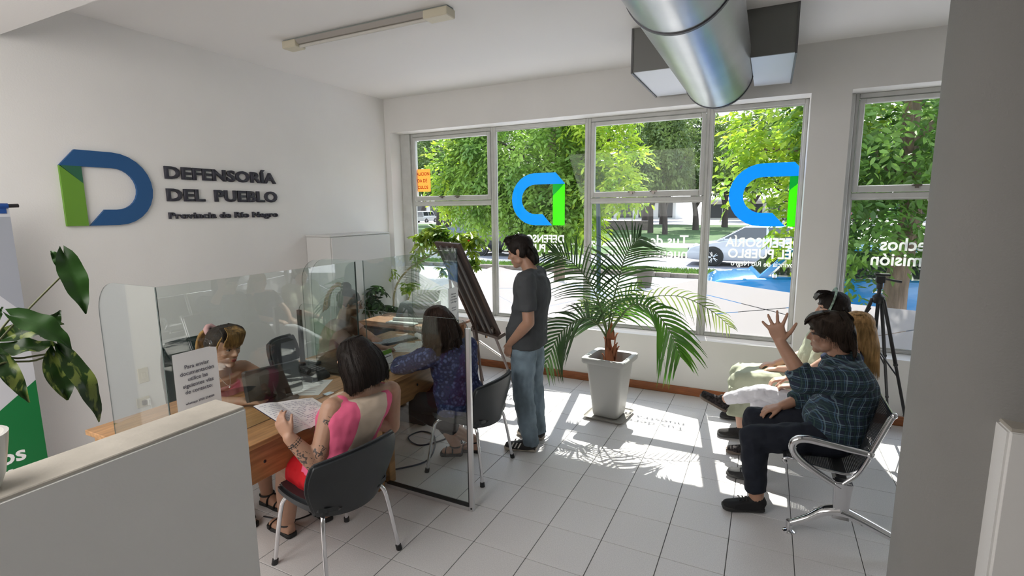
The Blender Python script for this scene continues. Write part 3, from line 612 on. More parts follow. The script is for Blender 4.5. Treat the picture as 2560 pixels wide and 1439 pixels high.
# modesty board seen at the near desk
def rrect(w_, h, r, corners, n=8):
    """outline (a,b) with rounded listed corners: bl br tr tl"""
    out = []
    for (cx, cy, a0, on) in ((0, 0, PI, corners[0]), (w_, 0, 1.5*PI, corners[1]), (w_, h, 0, corners[2]), (0, h, .5*PI, corners[3])):
        if not on: out.append((cx, cy)); continue
        ox = cx+(r if cx == 0 else -r); oy = cy+(r if cy == 0 else -r)
        out += [(ox+r*math.cos(a0+PI/2*i/n), oy+r*math.sin(a0+PI/2*i/n)) for i in range(n+1)]
    return out
def pane(n, poly, fn, parent, th=.004, gm=None):
    o = MB().prism(poly, fn, -th/2, th/2).build(n, [gm or SCRG, EDGE], parent, smooth=0)
    big = sorted(o.data.polygons, key=lambda p: -p.area)[:2]; ids = {p.index for p in big}
    for p in o.data.polygons: p.material_index = 0 if p.index in ids else 1
    return o
def screen(lab, y0, y1, x=2.0, z=.75, h=.815):
    t = thing('sneeze_screen', lab, 'screen', (x, (y0+y1)/2, z))
    pane('front_pane', [(0, 0), (y1-y0, 0), (y1-y0, h), (0, h)], lambda a, b_, tt: V((x+tt, y0+a, z+.002+b_)), t)
    for y in (y0+.003, y1-.003):
        pane('side_pane', rrect(.50, h, .16, (0, 0, 0, 1)), lambda a, b_, tt: V((x-.003-.50+a, y+tt, z+.002+b_)), t)
        MB().bx(x-.0055, x-.0025, y-.003, y+.003, z+.002, z+h).build('corner_strip', mat('strip_dark', (.06, .08, .08), .3), t)
    for y in (y0+.3, y1-.3): MB().bx(x-.02, x+.02, y-.03, y+.03, z+.0005, z+.008).build('clip', CHROME, t, bev=.002)
    return t
screen('clear glass counter screen with rounded side panes on the near desk', -3.99, -2.745)
screen('clear glass counter screen with rounded side panes on the window-side desk', -2.672, -1.502)
t = thing('glass_partition', 'tall clear partition in an aluminium frame between the two desks', 'partition', (2.1, -2.72, 0))
pane('pane', rrect(1.43, 1.24-.03, .055, (0, 0, 1, 1)), lambda a, b_, tt: V((1.412+a, -2.72+tt, .03+b_)) , t, .005, SCRG2)
for x, z in ((1.412, .75), (2.845, .0)):
    b = MB(); b.bx(x-.015, x+.015, -2.732, -2.708, z, 1.19); b.build('post', ALU if z == 0 else BLACK, t, bev=.002)
MB().bx(2.829, 2.8335, -2.7345, -2.7055, .03, 1.19).build('gasket', BLACK, t)
MB().bx(2.17, 2.83, -2.735, -2.705, 0, .028).build('bottom_rail', ALU, t, bev=.002); MB().bx(2.17, 2.83, -2.7365, -2.7035, .028, .036).build('gasket', BLACK, t)
MB().cyl((2.848, -2.733, .02), (2.848, -2.736, .02), .006, n=10).build('screw', BLACK, t)
# notices on the screens
def notice(lab, y0, z0, w_, h, lines, rx=0):
    t = thing('paper_notice', lab, 'notice', (2.004, y0+w_/2, z0)); n = 10
    def f(u, v): return V((2.006+.03*max(0, u-.75)**1.5*(v), y0+w_*u-.02*max(0, u-.8)*v, z0+h*v-.05*max(0, u-.8)*v))
    b = MB(); b.grid(f, n, 6); b.build('sheet', PAPER, t, smooth=180)
    b = MB(); b.prism([(.60, .0), (.97, .0), (.97, .33)], lambda a, c, tt: f(a, c)+V((.0012+tt, 0, 0)), 0, .0002); b.build('print', mat('print_grey', (.60, .61, .63), .7), t)
    for (s, sz, yy, zz, al) in lines: text('lettering', s, sz, INK, t, (2.009, y0+w_*yy, z0+h*zz), (0, 1, 0), (0, 0, 1), .0001, .0004 if sz > .012 else 0, al)
    return t
t = notice('white notice with contact details taped to the near glass screen', -3.955, .775, .215, .47,
       [('Para enviar', .0265, .5, .83, 'CENTER'), ('documentación', .0265, .5, .765, 'CENTER'), ('utilice las', .0265, .5, .70, 'CENTER'), ('siguientes vías', .0265, .5, .635, 'CENTER'), ('de contacto:', .0265, .5, .57, 'CENTER'),
        ('whatsapp 2920 224000', .015, .5, .46, 'CENTER'), ('consultas@defensoriarionegro.gov.ar', .0118, .5, .39, 'CENTER'), ('0800 999 0276', .011, .07, .07, 'LEFT'), ('www.defensoriarionegro.gov.ar', .011, .07, .035, 'LEFT'), ('DEFENSORÍA', .009, .09, .135, 'LEFT'), ('DEL PUEBLO', .009, .09, .112, 'LEFT')])
dlogo(lambda a, b_, tt: V((2.0085+tt, -3.937+a, .855+b_)), .042, 0, .0003, 'logo', t, (CHAR, CHAR, INK))
for i in range(3): MB().tube([(2.0082, -3.80+.022*i, .845), (2.0092, -3.80+.022*i, .845)], .0075, 12).build('icon', INK, t)
t = notice('white notice hanging on the far glass screen beside the easel', -1.665, .93, .155, .30, [('Defensoría', .017, .5, .80, 'CENTER'), ('del Pueblo', .017, .5, .72, 'CENTER'), ('de la Provincia', .017, .5, .64, 'CENTER'), ('de Río Negro', .017, .5, .56, 'CENTER'), ('utilice las vías', .013, .5, .40, 'CENTER'), ('de contacto', .013, .5, .33, 'CENTER')])
# things on the desks
t = thing('monitor', 'black computer monitor on a round foot at the near desk, seen from behind', 'monitor', (1.80, -3.18, .75))
def mon(t, cx, cy, zb, w_, h, yaw, tilt, dz=.12):
    R_ = M.Rotation(yaw, 3, 'Z') @ M.Rotation(tilt, 3, 'Y')
    c = V((cx, cy, zb+dz+h/2)); P_ = lambda a, b_, d: c+R_ @ V((a, b_, d))
    b = MB(); rg = []
    for k, (s, dx) in enumerate(((.97, -.012), (1, -.006), (1, .004), (.94, .018), (.6, .038), (.55, .044))):
        rg.append([P_(dx, u*w_/2*s, v*h/2*s) for u, v in ((-1, -.9), (-.94, -1), (.94, -1), (1, -.9), (1, .9), (.94, 1), (-.94, 1), (-1, .9))])
    b.loft(rg); b.build('shell', BLACK, t, smooth=30)
    b = MB(); b.loft([[P_(-.0125, u*w_*.47, v*h*.46) for u, v in ((-1, -1), (1, -1), (1, 1), (-1, 1))], [P_(-.0135, u*w_*.47, v*h*.46) for u, v in ((-1, -1), (1, -1), (1, 1), (-1, 1))]]); b.build('display', mat('display', (.03, .04, .06), .1, coat=1), t)
    q = P_(.04, 0, -h*.1); b = MB(); b.loft([[q+R_ @ V((.0, u*.03, v*.05)) for u, v in ((-1, -1), (1, -1), (1, 1), (-1, 1))], [V((cx+.06, cy+u*.03, zb+.06)) + V((0, 0, v*.01)) for u, v in ((-1, -1), (1, -1), (1, 1), (-1, 1))], [V((cx+.05+v*.02, cy+u*.03, zb+.012)) for u, v in ((-1, -1), (1, -1), (1, 1), (-1, 1))]]); b.build('neck', BLACK, t, bev=.004)
    b = MB(); b.lathe([(0, 0.001), (.115, .001), (.12, .006), (.1, .013), (0, .018)], (cx+.03, cy, zb), 30); b.build('foot', BLACK, t, smooth=40)
mon(t, 1.765, -3.25, .75, .345, .195, -.265, -.22, .02)
def sheet(lab, cx, cy, w_, h, rot, z=.7505, cat='paper', lines=6, grp=None):
    t = thing('paper_sheet', lab, cat, (cx, cy, z)); R_ = M.Rotation(rot, 3, 'Z'); c = V((cx, cy, z))
    b = MB(); b.box(c+V((0, 0, .0006)), (w_, h, .0009), R_); b.build('sheet', PAPER, t, smooth=0)
    if lines:
        b = MB()
        for i in range(lines): b.box(c+R_ @ V((-w_*.05, h*(.36-.72*i/max(1, lines-1)), .0013)), (w_*(.6+.2*((i*7) % 3)/3), h*.012, .0004), R_)
        b.build('writing', INK, t, smooth=0, kind='stuff')
    if grp: t['group'] = grp
    return t
sheet('white sheet lying on the near desk beside the monitor foot', 1.79, -3.0, .21, .297, .5)
sheet('white sheet lying at the back of the near desk by the cables', 1.42, -2.95, .21, .297, 1.1)
sheet('topmost white form on the near desk behind the phone', 1.55, -3.02, .21, .297, .9, .7525)
sheet('white form on the far desk under the hand of the seated clerk', 1.74, -1.93, .21, .297, .3)
sheet('white form on the far desk partly under the keyboard corner', 1.87, -1.78, .21, .297, .75, .752)
sheet('tan envelope lying on the far desk beside the keyboard', 1.47, -1.98, .11, .22, .2, .7505, 'envelope', 0)
bpy.data.objects['paper_sheet.005'].children[0].data.materials[0] = mat('manila', (.62, .42, .25), .7)
t = thing('telephone', 'black desk telephone on the near desk beside the papers', 'telephone', (1.66, -2.86, .75))
b = MB(); b.loft([[V((1.66+a, -2.86+c, .751+z)) for a, c in ((-.09, -.08), (.09, -.08), (.09, .08), (-.09, .08))] for z in (0, .02)]+[[V((1.66+a, -2.86+c, .751+.05+.02*(a < 0))) for a, c in ((-.08, -.07), (.07, -.07), (.07, .07), (-.08, .07))]]); b.build('body', BLACK, t, bev=.006)
MB().tube(spl([(1.60, -2.93, .835), (1.655, -2.935, .845), (1.71, -2.93, .825)]), [.022]*4+[.013]*9+[.022]*4, 10).build('handset', BLACK, t, smooth=60)
for i in range(4):
    for j in range(3): MB().box((1.69-.028*i+.02, -2.85+.025*j, .812+.0025*i), (.017, .017, .006)).build('key', mat('key_grey', (.12, .12, .13), .5), t, bev=.002)
def keyboard(lab, cx, cy, rot, kc):
    t = thing('keyboard', lab, 'keyboard', (cx, cy, .75)); R_ = M.Rotation(rot, 3, 'Z'); c = V((cx, cy, .7505))
    b = MB(); b.box(c+V((0, 0, .010)), (.15, .44, .018), R_); b.build('case', BLACK, t, bev=.004); me = None
    for i in range(6):
        n = 1 if i == 9 else (15 if i < 5 else 0)
        for j in range(n):
            p = c+R_ @ V((-.058+.0245*i, -.195+.0278*j, .021))
            if me is None: o = MB().box((0, 0, 0), (.019, .022, .006)).build('key', kc, t, bev=.0015, world=False); me = o.data
            else: o = bpy.data.objects.new('key', me); C.objects.link(o); o.parent = t
            o.location = p-V((cx, cy, .75)); o.rotation_euler.z = rot
    MB().box(c+R_ @ V((.062, 0, .021)), (.018, .15, .006), R_).build('space_bar', kc, t, bev=.0015)
keyboard('black keyboard with pale grey keys on the far desk', 1.53, -1.85, -.35, mat('key_pale', (.42, .44, .48), .5))
keyboard('black keyboard on the near desk behind the monitor', 1.40, -2.80, .15, mat('key_black', (.05, .05, .055), .5))
t = thing('leaflet_card', 'standing card with green header and footer on the far desk edge', 'leaflet', (2.05, -2.50, .75))
def cf(a, c, tt): return V((2.02+.05*a+tt-.06*c*2, -2.56+.12*a/1.0*1.0, .751+c)) if False else V((2.045-.25*c+tt, -2.545+a, .751+c))
MB().prism([(0, 0), (.105, 0), (.105, .15), (0, .15)], cf, 0, .002).build('card', PAPER, t, smooth=0); MB().prism([(0, .12), (.105, .12), (.105, .15), (0, .15)], cf, .0021, .0025).build('print', GREEN, t, smooth=0); MB().prism([(0, 0), (.105, 0), (.105, .012), (0, .012)], cf, .0021, .0025).build('print', GREEN, t, smooth=0)
MB().prism([(.02, .10), (.085, .10), (.085, .106), (.02, .106)], cf, .0021, .0025).build('print', INK, t, smooth=0); MB().prism([(.02, .05), (.085, .05), (.085, .054), (.02, .054)], cf, .0021, .0025).build('print', INK, t, smooth=0)
MB().loft([[V((2.005, -2.545, .751)), V((2.005, -2.44, .751)), V((2.007, -2.44, .751)), V((2.007, -2.545, .751))], [V((2.006, -2.545, .90)), V((2.006, -2.44, .90)), V((2.008, -2.44, .90)), V((2.008, -2.545, .90))]]).build('back_leg', PAPER, t, smooth=0)
t = tag(MB().tube([(1.62, -1.62, .775), (1.80, -1.72, .775)], .024, 16).build('paper_roll', PAPER), 'small white paper roll lying on the far desk', 'roll')
for i, (pts, lab) in enumerate((([(1.35, -3.1, .7545), (1.5, -2.96, .757), (1.62, -2.90, .7545), (1.6, -2.8, .7545), (1.45, -2.76, .7545)], 'thin black cable winding over the near desk behind the papers'), ([(1.3, -2.95, .7545), (1.45, -2.9, .7545), (1.6, -3.0, .7545), (1.75, -3.08, .7545)], 'thin black cable crossing the near desk towards the monitor'), ([(2.05, -2.55, .006), (2.2, -2.3, .006), (2.02, -1.95, .006), (1.85, -1.9, .006), (1.82, -2.05, .006), (2.0, -2.12, .006), (2.12, -1.9, .006), (2.0, -1.72, .006), (1.8, -1.62, .006)], 'dark blue cable looped on the floor tiles under the far desk'), ([(1.7, -3.35, .006), (1.9, -3.3, .006), (1.95, -3.12, .006), (1.8, -2.95, .006)], 'black cable on the floor under the near desk'))):
    tag(MB().tube(spl(pts, 8), .0045 if i != 2 else .006, 6).build('cable', BLACK if i != 2 else mat('cable_blue', (.02, .035, .07), .4)), lab, 'cable')
t = thing('computer_case', 'black computer case lying on the floor under the far desk', 'computer', (1.6, -1.66, 0)); MB().bx(1.40, 1.80, -1.80, -1.50, .004, .13).build('case', BLACK, t, bev=.006); MB().bx(1.80, 1.806, -1.78, -1.52, .02, .115).build('front_panel', mat('case_front', (.05, .05, .05), .3), t, bev=.002)
# side table with printer
t = thing('side_table', 'small brown wooden side table with dark drawers in the window corner', 'table', (1.1, -1.05, 0)); SW = mat('brown_top', (.30, .15, .085), .4, var=.2, vscale=6, aniso=(1, 8, 1))
MB().bx(.62, 1.66, -1.33, -.72, .722, .75).build('table_top', SW, t, bev=.004); MB().bx(.66, 1.1, -1.30, -.75, .02, .72).build('drawer_unit', BLACK, t, bev=.004)
for i in range(3): o = MB().bx(.68, 1.08, -1.318, -1.301, .06+.22*i, .26+.22*i).build('drawer', mat('drawer_black', (.03, .03, .03), .4), t, bev=.003); MB().bx(.82, .94, -1.328, -1.319, .17+.22*i, .185+.22*i).build('handle', ALU, o, world=False)
for x in (1.56,):
    for y in (-1.29, -.79): MB().bx(x, x+.05, y, y+.05, 0, .722).build('leg', SW, t, bev=.003)
t = thing('printer', 'grey desktop printer with dark sloping front and paper in the feeder', 'printer', (1.17, -1.03, .75)); PG = mat('printer_grey', (.50, .51, .50), .45); Pd = mat('printer_dark', (.09, .10, .11), .4)
b = MB(); b.loft([[V((x, y, z)) for x, y in ((.985, -1.19+d), (1.36, -1.10+d), (1.32, -.80), (.95, -.88))] for z, d in ((.755, 0), (.80, .0))]); b.build('base', PG, t, bev=.008)
b = MB(); b.loft([[V((x, y, z)) for x, y in ((.985, -1.15+d), (1.36, -1.06+d), (1.32, -.82), (.95, -.90))] for z, d in ((.802, 0), (.935, .09))]); b.build('cover', Pd, t, bev=.01)
b = MB(); b.loft([[V((x, y, z)) for x, y in ((1.365, -1.06+d), (1.385, -1.055+d), (1.345, -.82), (1.325, -.82))] for z, d in ((.80, 0), (.95, .09))]); b.build('side_cover', PG, t, bev=.004)
MB().bx(.96, 1.30, -1.27, -1.16, .752, .766).build('output_tray', PG, t, bev=.004)
for i in range(3): MB().loft([[V((1.01+.012*i, -.945+.025*i, .93)), V((1.29+.012*i, -.885+.025*i, .93)), V((1.29+.012*i, -.884+.025*i, .93)), V((1.01+.012*i, -.944+.025*i, .93))], [V((1.01+.012*i, -.885+.025*i, 1.03+.008*i)), V((1.29+.012*i, -.825+.025*i, 1.03+.008*i)), V((1.29+.012*i, -.824+.025*i, 1.03+.008*i)), V((1.01+.012*i, -.884+.025*i, 1.03+.008*i))]]).build('paper', PAPER, t, smooth=0)
for i in range(5): MB().ball((1.27+.014*i, -1.055+.004*i, .87+.01*(i % 2)), .004, 6, 4).build('button', PG, t)

# ================================================================ chairs
def rounded_panel(f, nu, nv, th):
    """closed shell from surface f(u,v)->(point, normal)"""
    A = [[f(i/nu, j/nv) for j in range(nv+1)] for i in range(nu+1)]
    rings = []
    front = []
    b = MB(); n = (nu+1)*(nv+1)
    vs = [p+nn*th/2 for r in A for p, nn in r]+[p-nn*th/2 for r in A for p, nn in r]
    idx = lambda i, j: i*(nv+1)+j
    fs = [(idx(i, j), idx(i+1, j), idx(i+1, j+1), idx(i, j+1)) for i in range(nu) for j in range(nv)]
    fs += [(n+idx(i, j+1), n+idx(i+1, j+1), n+idx(i+1, j), n+idx(i, j)) for i in range(nu) for j in range(nv)]
    for i in range(nu): fs += [(idx(i, 0), n+idx(i, 0), n+idx(i+1, 0), idx(i+1, 0)), (idx(i+1, nv), n+idx(i+1, nv), n+idx(i, nv), idx(i, nv))]
    for j in range(nv): fs += [(idx(0, j+1), n+idx(0, j+1), n+idx(0, j), idx(0, j)), (idx(nu, j), n+idx(nu, j), n+idx(nu, j+1), idx(nu, j+1))]
    return b.add(vs, fs)
def visitor_chair(lab, x, y, rz):
    t = thing('visitor_chair', lab, 'chair', (x, y, 0), rz, 'black visitor chairs at the desks')
    def bf(u, v):      # u across, v up ; superellipse outline
        a = (u-.5)*2; ww = .275*(1-.30*max(0, .55-v)**1.2*1.6)*(1-.20*max(0, v-.72)**1.5*3)
        cv = .09*(a*a); zz = .375+.365*v-.035*a*a*(1 if v > .5 else -.6)*abs(v-.5)*2
        return V((-.215-.075*v+cv, a*ww, zz)), V((1, -.3*a, .2)).normalized()
    rounded_panel(bf, 16, 10, .035).build('backrest', VINYL, t, bev=.012, world=False, smooth=60, seg=2)
    def sf(u, v):
        a = (u-.5)*2; c = (v-.5)*2; q = (1-.06*a*a*c*c*2)
        return V((c*.225*q, a*.235*q, .435-.015*(1-a*a)*(1-c*c)+.012*abs(a)**3)), V((0, 0, 1))
    rounded_panel(sf, 12, 12, .06).build('seat', VINYL, t, bev=.018, world=False, smooth=60, seg=2)
    b = MB(); b.tube(spl([(-.10, -.12, .402), (-.18, -.12, .40), (-.222, -.12, .44)]), .010, 8); b.tube(spl([(-.10, .12, .402), (-.18, .12, .40), (-.222, .12, .44)]), .010, 8)
    b.box((0, 0, .402), (.30, .30, .012)); b.build('frame', BLACK, t, world=False, kind=None)
    for sx in (1, -1):
        for sy in (1, -1):
            o = MB().tube(spl([(sx*.11, sy*.15, .405), (sx*.165, sy*.185, .385), (sx*.19, sy*.205, .30), (sx*.232, sy*.232, .02)], 5), .0115, 10).build('leg', CHROME, t, world=False, smooth=60)
            MB().cyl((sx*.2305, sy*.2305, .03), (sx*.235, sy*.235, .0), .016, .017, 12).build('rubber_foot', BLACK, o, world=False)
    return t
visitor_chair('black vinyl visitor chair nearest the camera, holding the woman with the notebook', 2.40, -3.42, PI-.15)
visitor_chair('black vinyl visitor chair at the far desk, holding the woman in the blue blouse', 2.53, -2.21, PI)
def office_chair(lab, x, y, rz, m_, hb):
    t = thing('office_chair', lab, 'chair', (x, y, 0), rz)
    def bf(u, v):
        a = (u-.5)*2; return V((-.2-.05*v+.05*a*a, a*.22*(1-.35*max(0, v-.5)**2*4*.5), .56+hb*v)), V((1, 0, 0))
    rounded_panel(bf, 12, 10, .05).build('backrest', m_, t, bev=.018, world=False, smooth=60, seg=2)
    rounded_panel(lambda u, v: (V(((v-.5)*.44, (u-.5)*.46, .46)), V((0, 0, 1))), 6, 6, .07).build('seat', m_, t, bev=.02, world=False, seg=2)
    MB().tube(spl([(-.05, 0, .41), (-.24, 0, .42), (-.26, 0, .65)]), .02, 8).build('back_bar', BLACK, t, world=False); MB().cyl((0, 0, .08), (0, 0, .43), .025).build('column', CHROME, t, world=False)
    for k in range(5):
        a = k*2*PI/5; o = MB().loft([[V((math.cos(a)*r-math.sin(a)*s*w_, math.sin(a)*r+math.cos(a)*s*w_, z)) for s, z in ((-1, z0), (1, z0), (1, z1), (-1, z1))] for r, w_, z0, z1 in ((.0, .03, .07, .12), (.28, .018, .06, .08))]).build('spoke', BLACK, t, world=False)
        MB().cyl((math.cos(a)*.27-math.sin(a)*.02, math.sin(a)*.27+math.cos(a)*.02, .03), (math.cos(a)*.27+math.sin(a)*.02, math.sin(a)*.27-math.cos(a)*.02, .03), .03, n=14).build('castor', BLACK, o, world=False)
    return t
office_chair('dark green office chair at the near desk beside the left wall', .95, -3.14, -.1, mat('dark_green_cloth', (.006, .020, .016), .9, spec=.15), .44)
office_chair('grey office chair of the clerk at the far desk', .84, -2.22, .35, mat('grey_cloth', (.07, .075, .08), .9, spec=.2), .24)

# ---------------------------------------------------------------- tandem seating
def bench(lab, x, y, rz, n, pad):
    """local: seats face +X, row along -Y .. ; origin at the near end leg, seats extend towards +y*s"""
    t = thing('beam_seat', lab, 'bench', (x, y, 0), rz); W_ = .53; L = W_*n
    perf = bpy.data.materials.get('perforated') or None
    if perf is None:
        perf = bpy.data.materials.new('perforated'); perf.use_nodes = True; nn = perf.node_tree; b_ = nn.nodes['Principled BSDF']
        b_.inputs['Base Color'].default_value = (.035, .037, .04, 1); b_.inputs['Metallic'].default_value = .3; b_.inputs['Roughness'].default_value = .4
        tc_ = nn.nodes.new('ShaderNodeTexCoord'); mp_ = nn.nodes.new('ShaderNodeMapping'); mp_.inputs['Scale'].default_value = (1, 1, 1)
        sx_ = nn.nodes.new('ShaderNodeSeparateXYZ'); nn.links.new(tc_.outputs['UV'], mp_.inputs[0]); nn.links.new(mp_.outputs[0], sx_.inputs[0])
        ms = []
        for ax in (0, 1):
            s1 = nn.nodes.new('ShaderNodeMath'); s1.operation = 'FRACT'; nn.links.new(sx_.outputs[ax], s1.inputs[0]); s2 = nn.nodes.new('ShaderNodeMath'); s2.operation = 'SUBTRACT'; s2.inputs[1].default_value = .5; nn.links.new(s1.outputs[0], s2.inputs[0])
            s3 = nn.nodes.new('ShaderNodeMath'); s3.operation = 'MULTIPLY'; nn.links.new(s2.outputs[0], s3.inputs[0]); nn.links.new(s2.outputs[0], s3.inputs[1]); ms.append(s3)
        ad = nn.nodes.new('ShaderNodeMath'); ad.operation = 'ADD'; nn.links.new(ms[0].outputs[0], ad.inputs[0]); nn.links.new(ms[1].outputs[0], ad.inputs[1])
        gt = nn.nodes.new('ShaderNodeMath'); gt.operation = 'GREATER_THAN'; gt.inputs[1].default_value = .03; nn.links.new(ad.outputs[0], gt.inputs[0]); nn.links.new(gt.outputs[0], b_.inputs['Alpha'])
    prof = [(.215, .425), (.23, .445), (.19, .455), (.08, .437), (-.05, .423), (-.10, .43), (-.135, .455), (-.155, .50), (-.185, .60), (-.22, .70), (-.25, .785), (-.262, .80)]
    pp = spl([(a, 0, b_) for a, b_ in prof], 3)
    for k in range(n):
        y0 = W_*k+.02; y1 = W_*(k+1)-.02
        b = MB(); m_ = len(pp)
        for (ya, yb) in ((y0, y1),):
            nn_ = 6
            b.add([V((p.x, ya+(yb-ya)*j/nn_, p.z-.006*(1-(2*j/nn_-1)**2))) for p in pp for j in range(nn_+1)], [(i*(nn_+1)+j, (i+1)*(nn_+1)+j, (i+1)*(nn_+1)+j+1, i*(nn_+1)+j+1) for i in range(m_-1) for j in range(nn_)])
        o = b.build('seat_shell', perf, t, world=False, smooth=180)
        uv = o.data.uv_layers.new(name='UVMap'); s_ = [0]
        for i in range(1, m_): s_.append(s_[-1]+(pp[i]-pp[i-1]).length)
        for lp in o.data.loops:
            vi = lp.vertex_index; uv.data[lp.index].uv = (s_[vi//7]/.009, o.data.vertices[vi].co.y/.009)
        for ya in (y0-.004, y1+.004):
            MB().tube([V((p.x, ya, p.z)) for p in pp], .009, 7).build('rim', CHROME, t, world=False, smooth=60)
        for a in (0, m_-1): MB().tube([(pp[a].x, y0-.004, pp[a].z), (pp[a].x, y1+.004, pp[a].z)], .008, 7).build('rim', CHROME, t, world=False, smooth=60)
        if pad:
            def pf(u, v, y0=y0, y1=y1):
                i = v*(m_-1)*.96+.02*(m_-1); q = int(i); p = pp[q].lerp(pp[min(q+1, m_-1)], i-q); d = (pp[min(q+1, m_-1)]-pp[max(q-1, 0)]).normalized(); nrm = V((-d.z, 0, d.x)) if d.x < 0 else V((d.z, 0, -d.x))
                nrm = V((0, 1, 0)).cross(d); nrm = -nrm if nrm.z+nrm.x*1.5 < 0 else nrm
                return V((p.x, y0+.04+(y1-y0-.08)*u, p.z))+nrm*.010, nrm
            rounded_panel(pf, 4, 24, .014).build('seat_pad', VINYL, t, world=False, bev=.003, smooth=60)
    MB().box((-.07, L/2, .335), (.055, L-.1, .085)).build('beam', mat('beam_black', (.03, .03, .03), .4, .4), t, world=False, bev=.006)
    for yy in (.0, L):
        b = MB(); ar = spl([(-.175, yy, .568), (-.10, yy, .576), (.02, yy, .588), (.12, yy, .596), (.175, yy, .578), (.19, yy, .53), (.155, yy, .475), (.07, yy, .415), (-.06, yy, .345)], 5)
        b.tube(ar, [.016+.008*math.sin(PI*i/(len(ar)-1)) for i in range(len(ar))], 10); b.ball((-.178, yy, .567), .023); b.build('armrest', CHROME, t, world=False, smooth=60)
        b = MB(); b.tube(spl([(-.262, yy, .80), (-.225, yy, .70), (-.19, yy, .60), (-.165, yy, .52), (-.13, yy, .44), (-.07, yy, .37)], 4), .013, 8); b.ball((-.264, yy, .803), .018); b.build('back_support', CHROME, t, world=False, smooth=60)
    for yy in (.02, L-.02):
        b = MB(); b.loft([[V((-.07+a*s, yy+c*s*.7, z)) for a, c in ((-.045, -.05), (.045, -.05), (.045, .05), (-.045, .05))] for z, s in ((.38, 1.05), (.30, .9), (.22, .85), (.16, 1.1))]); b.build('pedestal', CHROME, t, world=False, bev=.008, seg=2)
        for sg, xe in ((1, .175), (-1, -.44)):
            pts = spl([(-.07, yy, .20), (-.07+sg*.08, yy, .175), (-.07+(xe+.07)*.62, yy, .115), (xe, yy, .055)], 6); k = len(pts)
            b = MB(); b.tube(pts, [.042-.022*i/(k-1) for i in range(k)], 10, flat=.8); b.cyl((xe, yy, .07), (xe, yy, .018), .018, .016); b.build('foot_arm', CHROME, t, world=False, smooth=60)
            MB().lathe([(0, 0), (.032, 0), (.034, .006), (.016, .018), (0, .02)], (xe, yy, 0), 18).build('glide', CHROME, t, world=False)
    return t
bench('chrome three-seat beam bench with black perforated seats facing the desks', 4.82, -.52, PI, 3, False)
bench('silver beam bench standing further back beside the column', 6.35, -.62, PI, 2, False)

# ---------------------------------------------------------------- pot and palm
t = thing('planter', 'tall tapered light grey plastic planter on a square saucer holding the palm', 'planter', (3.21, -.84, 0)); PM = mat('planter_grey', (.36, .36, .345), .45, bump=.05)
A_ = -.08; Rz = M.Rotation(A_, 3, 'Z'); c_ = V((3.21, -.86, 0))
def sq(h, z, r=.035):
    out = []
    for cx, cy, a0 in ((1, 1, 0), (-1, 1, PI/2), (-1, -1, PI), (1, -1, 1.5*PI)):
        for i in range(5):
            a = a0+PI/2*i/4; out.append(c_+Rz @ V((cx*(h-r)+r*math.cos(a), cy*(h-r)+r*math.sin(a), z)))
    return out
b = MB(); b.loft([sq(.118, .028), sq(.122, .045), sq(.170, .53), sq(.170, .545), sq(.157, .545), sq(.150, .46), sq(.02, .455, .01)]); b.build('pot_body', PM, t, smooth=40)
b = MB(); b.loft([sq(.170, .53), sq(.200, .53), sq(.204, .54), sq(.204, .575), sq(.198, .58), sq(.160, .575), sq(.152, .54), sq(.152, .50)], caps=False); b.build('rim', PM, t, smooth=40)
b = MB(); b.loft([sq(.165, .0), sq(.185, .028), sq(.190, .028), sq(.186, .022), sq(.15, .012), sq(.01, .012, .005)]); b.build('saucer', mat('saucer', (.28, .265, .24), .5), t, smooth=40)
MB().loft([sq(.148, .455), sq(.148, .462)]).build('soil', mat('soil', (.05, .035, .025), .95, bump=.8, bscale=30, bdist=.02), t)
t = thing('potted_palm', 'feathery green palm with reddish fibrous trunk growing in the grey planter', 'palm', (3.20, -.85, .462))
PR = leaf_mat('palm_leaf', (.025, .065, .02), (.075, .145, .045), .25, .38, 3); PRL = leaf_mat('palm_leaf_pale', (.16, .26, .05), (.34, .42, .12), .4, .4, 3); RACH = mat('palm_stem', (.10, .16, .05), .5); FIB = mat('palm_fibre', (.33, .115, .05), .8, bump=.9, bscale=30, var=.45, vscale=14, aniso=(1, 1, .15), bdist=.01)
b = MB(); tk = spl([(3.215, -.85, .455), (3.205, -.85, .56), (3.19, -.85, .66), (3.185, -.85, .78)], 5); b.tube(tk, [.062, .058, .054, .05, .048, .046, .045, .042, .038, .034, .031, .028, .026, .024, .022, .02][:len(tk)], 12); b.build('trunk', FIB, t, smooth=60)
random.seed(5)
for i in range(11):
    a = random.uniform(0, 6.28); z = .46+.028*i; r = .055*(1-.045*i); b = MB()
    p0 = V((3.21+math.cos(a)*r, -.85+math.sin(a)*r, z)); h = random.uniform(.09, .16); out = V((math.cos(a), math.sin(a), 0)); s_ = V((-math.sin(a), math.cos(a), 0))
    b.loft([[p0+s_*w_+out*(o+.004), p0+out*(o+.014), p0-s_*w_+out*(o+.004), p0+out*(o-.004)] if False else [p+V((0, 0, h*q)) for p in (p0+s_*w_+out*o, p0+out*(o+.008), p0-s_*w_+out*o, p0-out*.006+out*o)] for q, w_, o in ((0, .036, 0), (.5, .028, .004), (.85, .012, .016), (1, .003, .028))]); b.build('sheath', FIB, t, smooth=60)
PRG = leaf_mat('palm_leaf_green', (.05, .16, .015), (.12, .30, .03), .4, .38, 3)
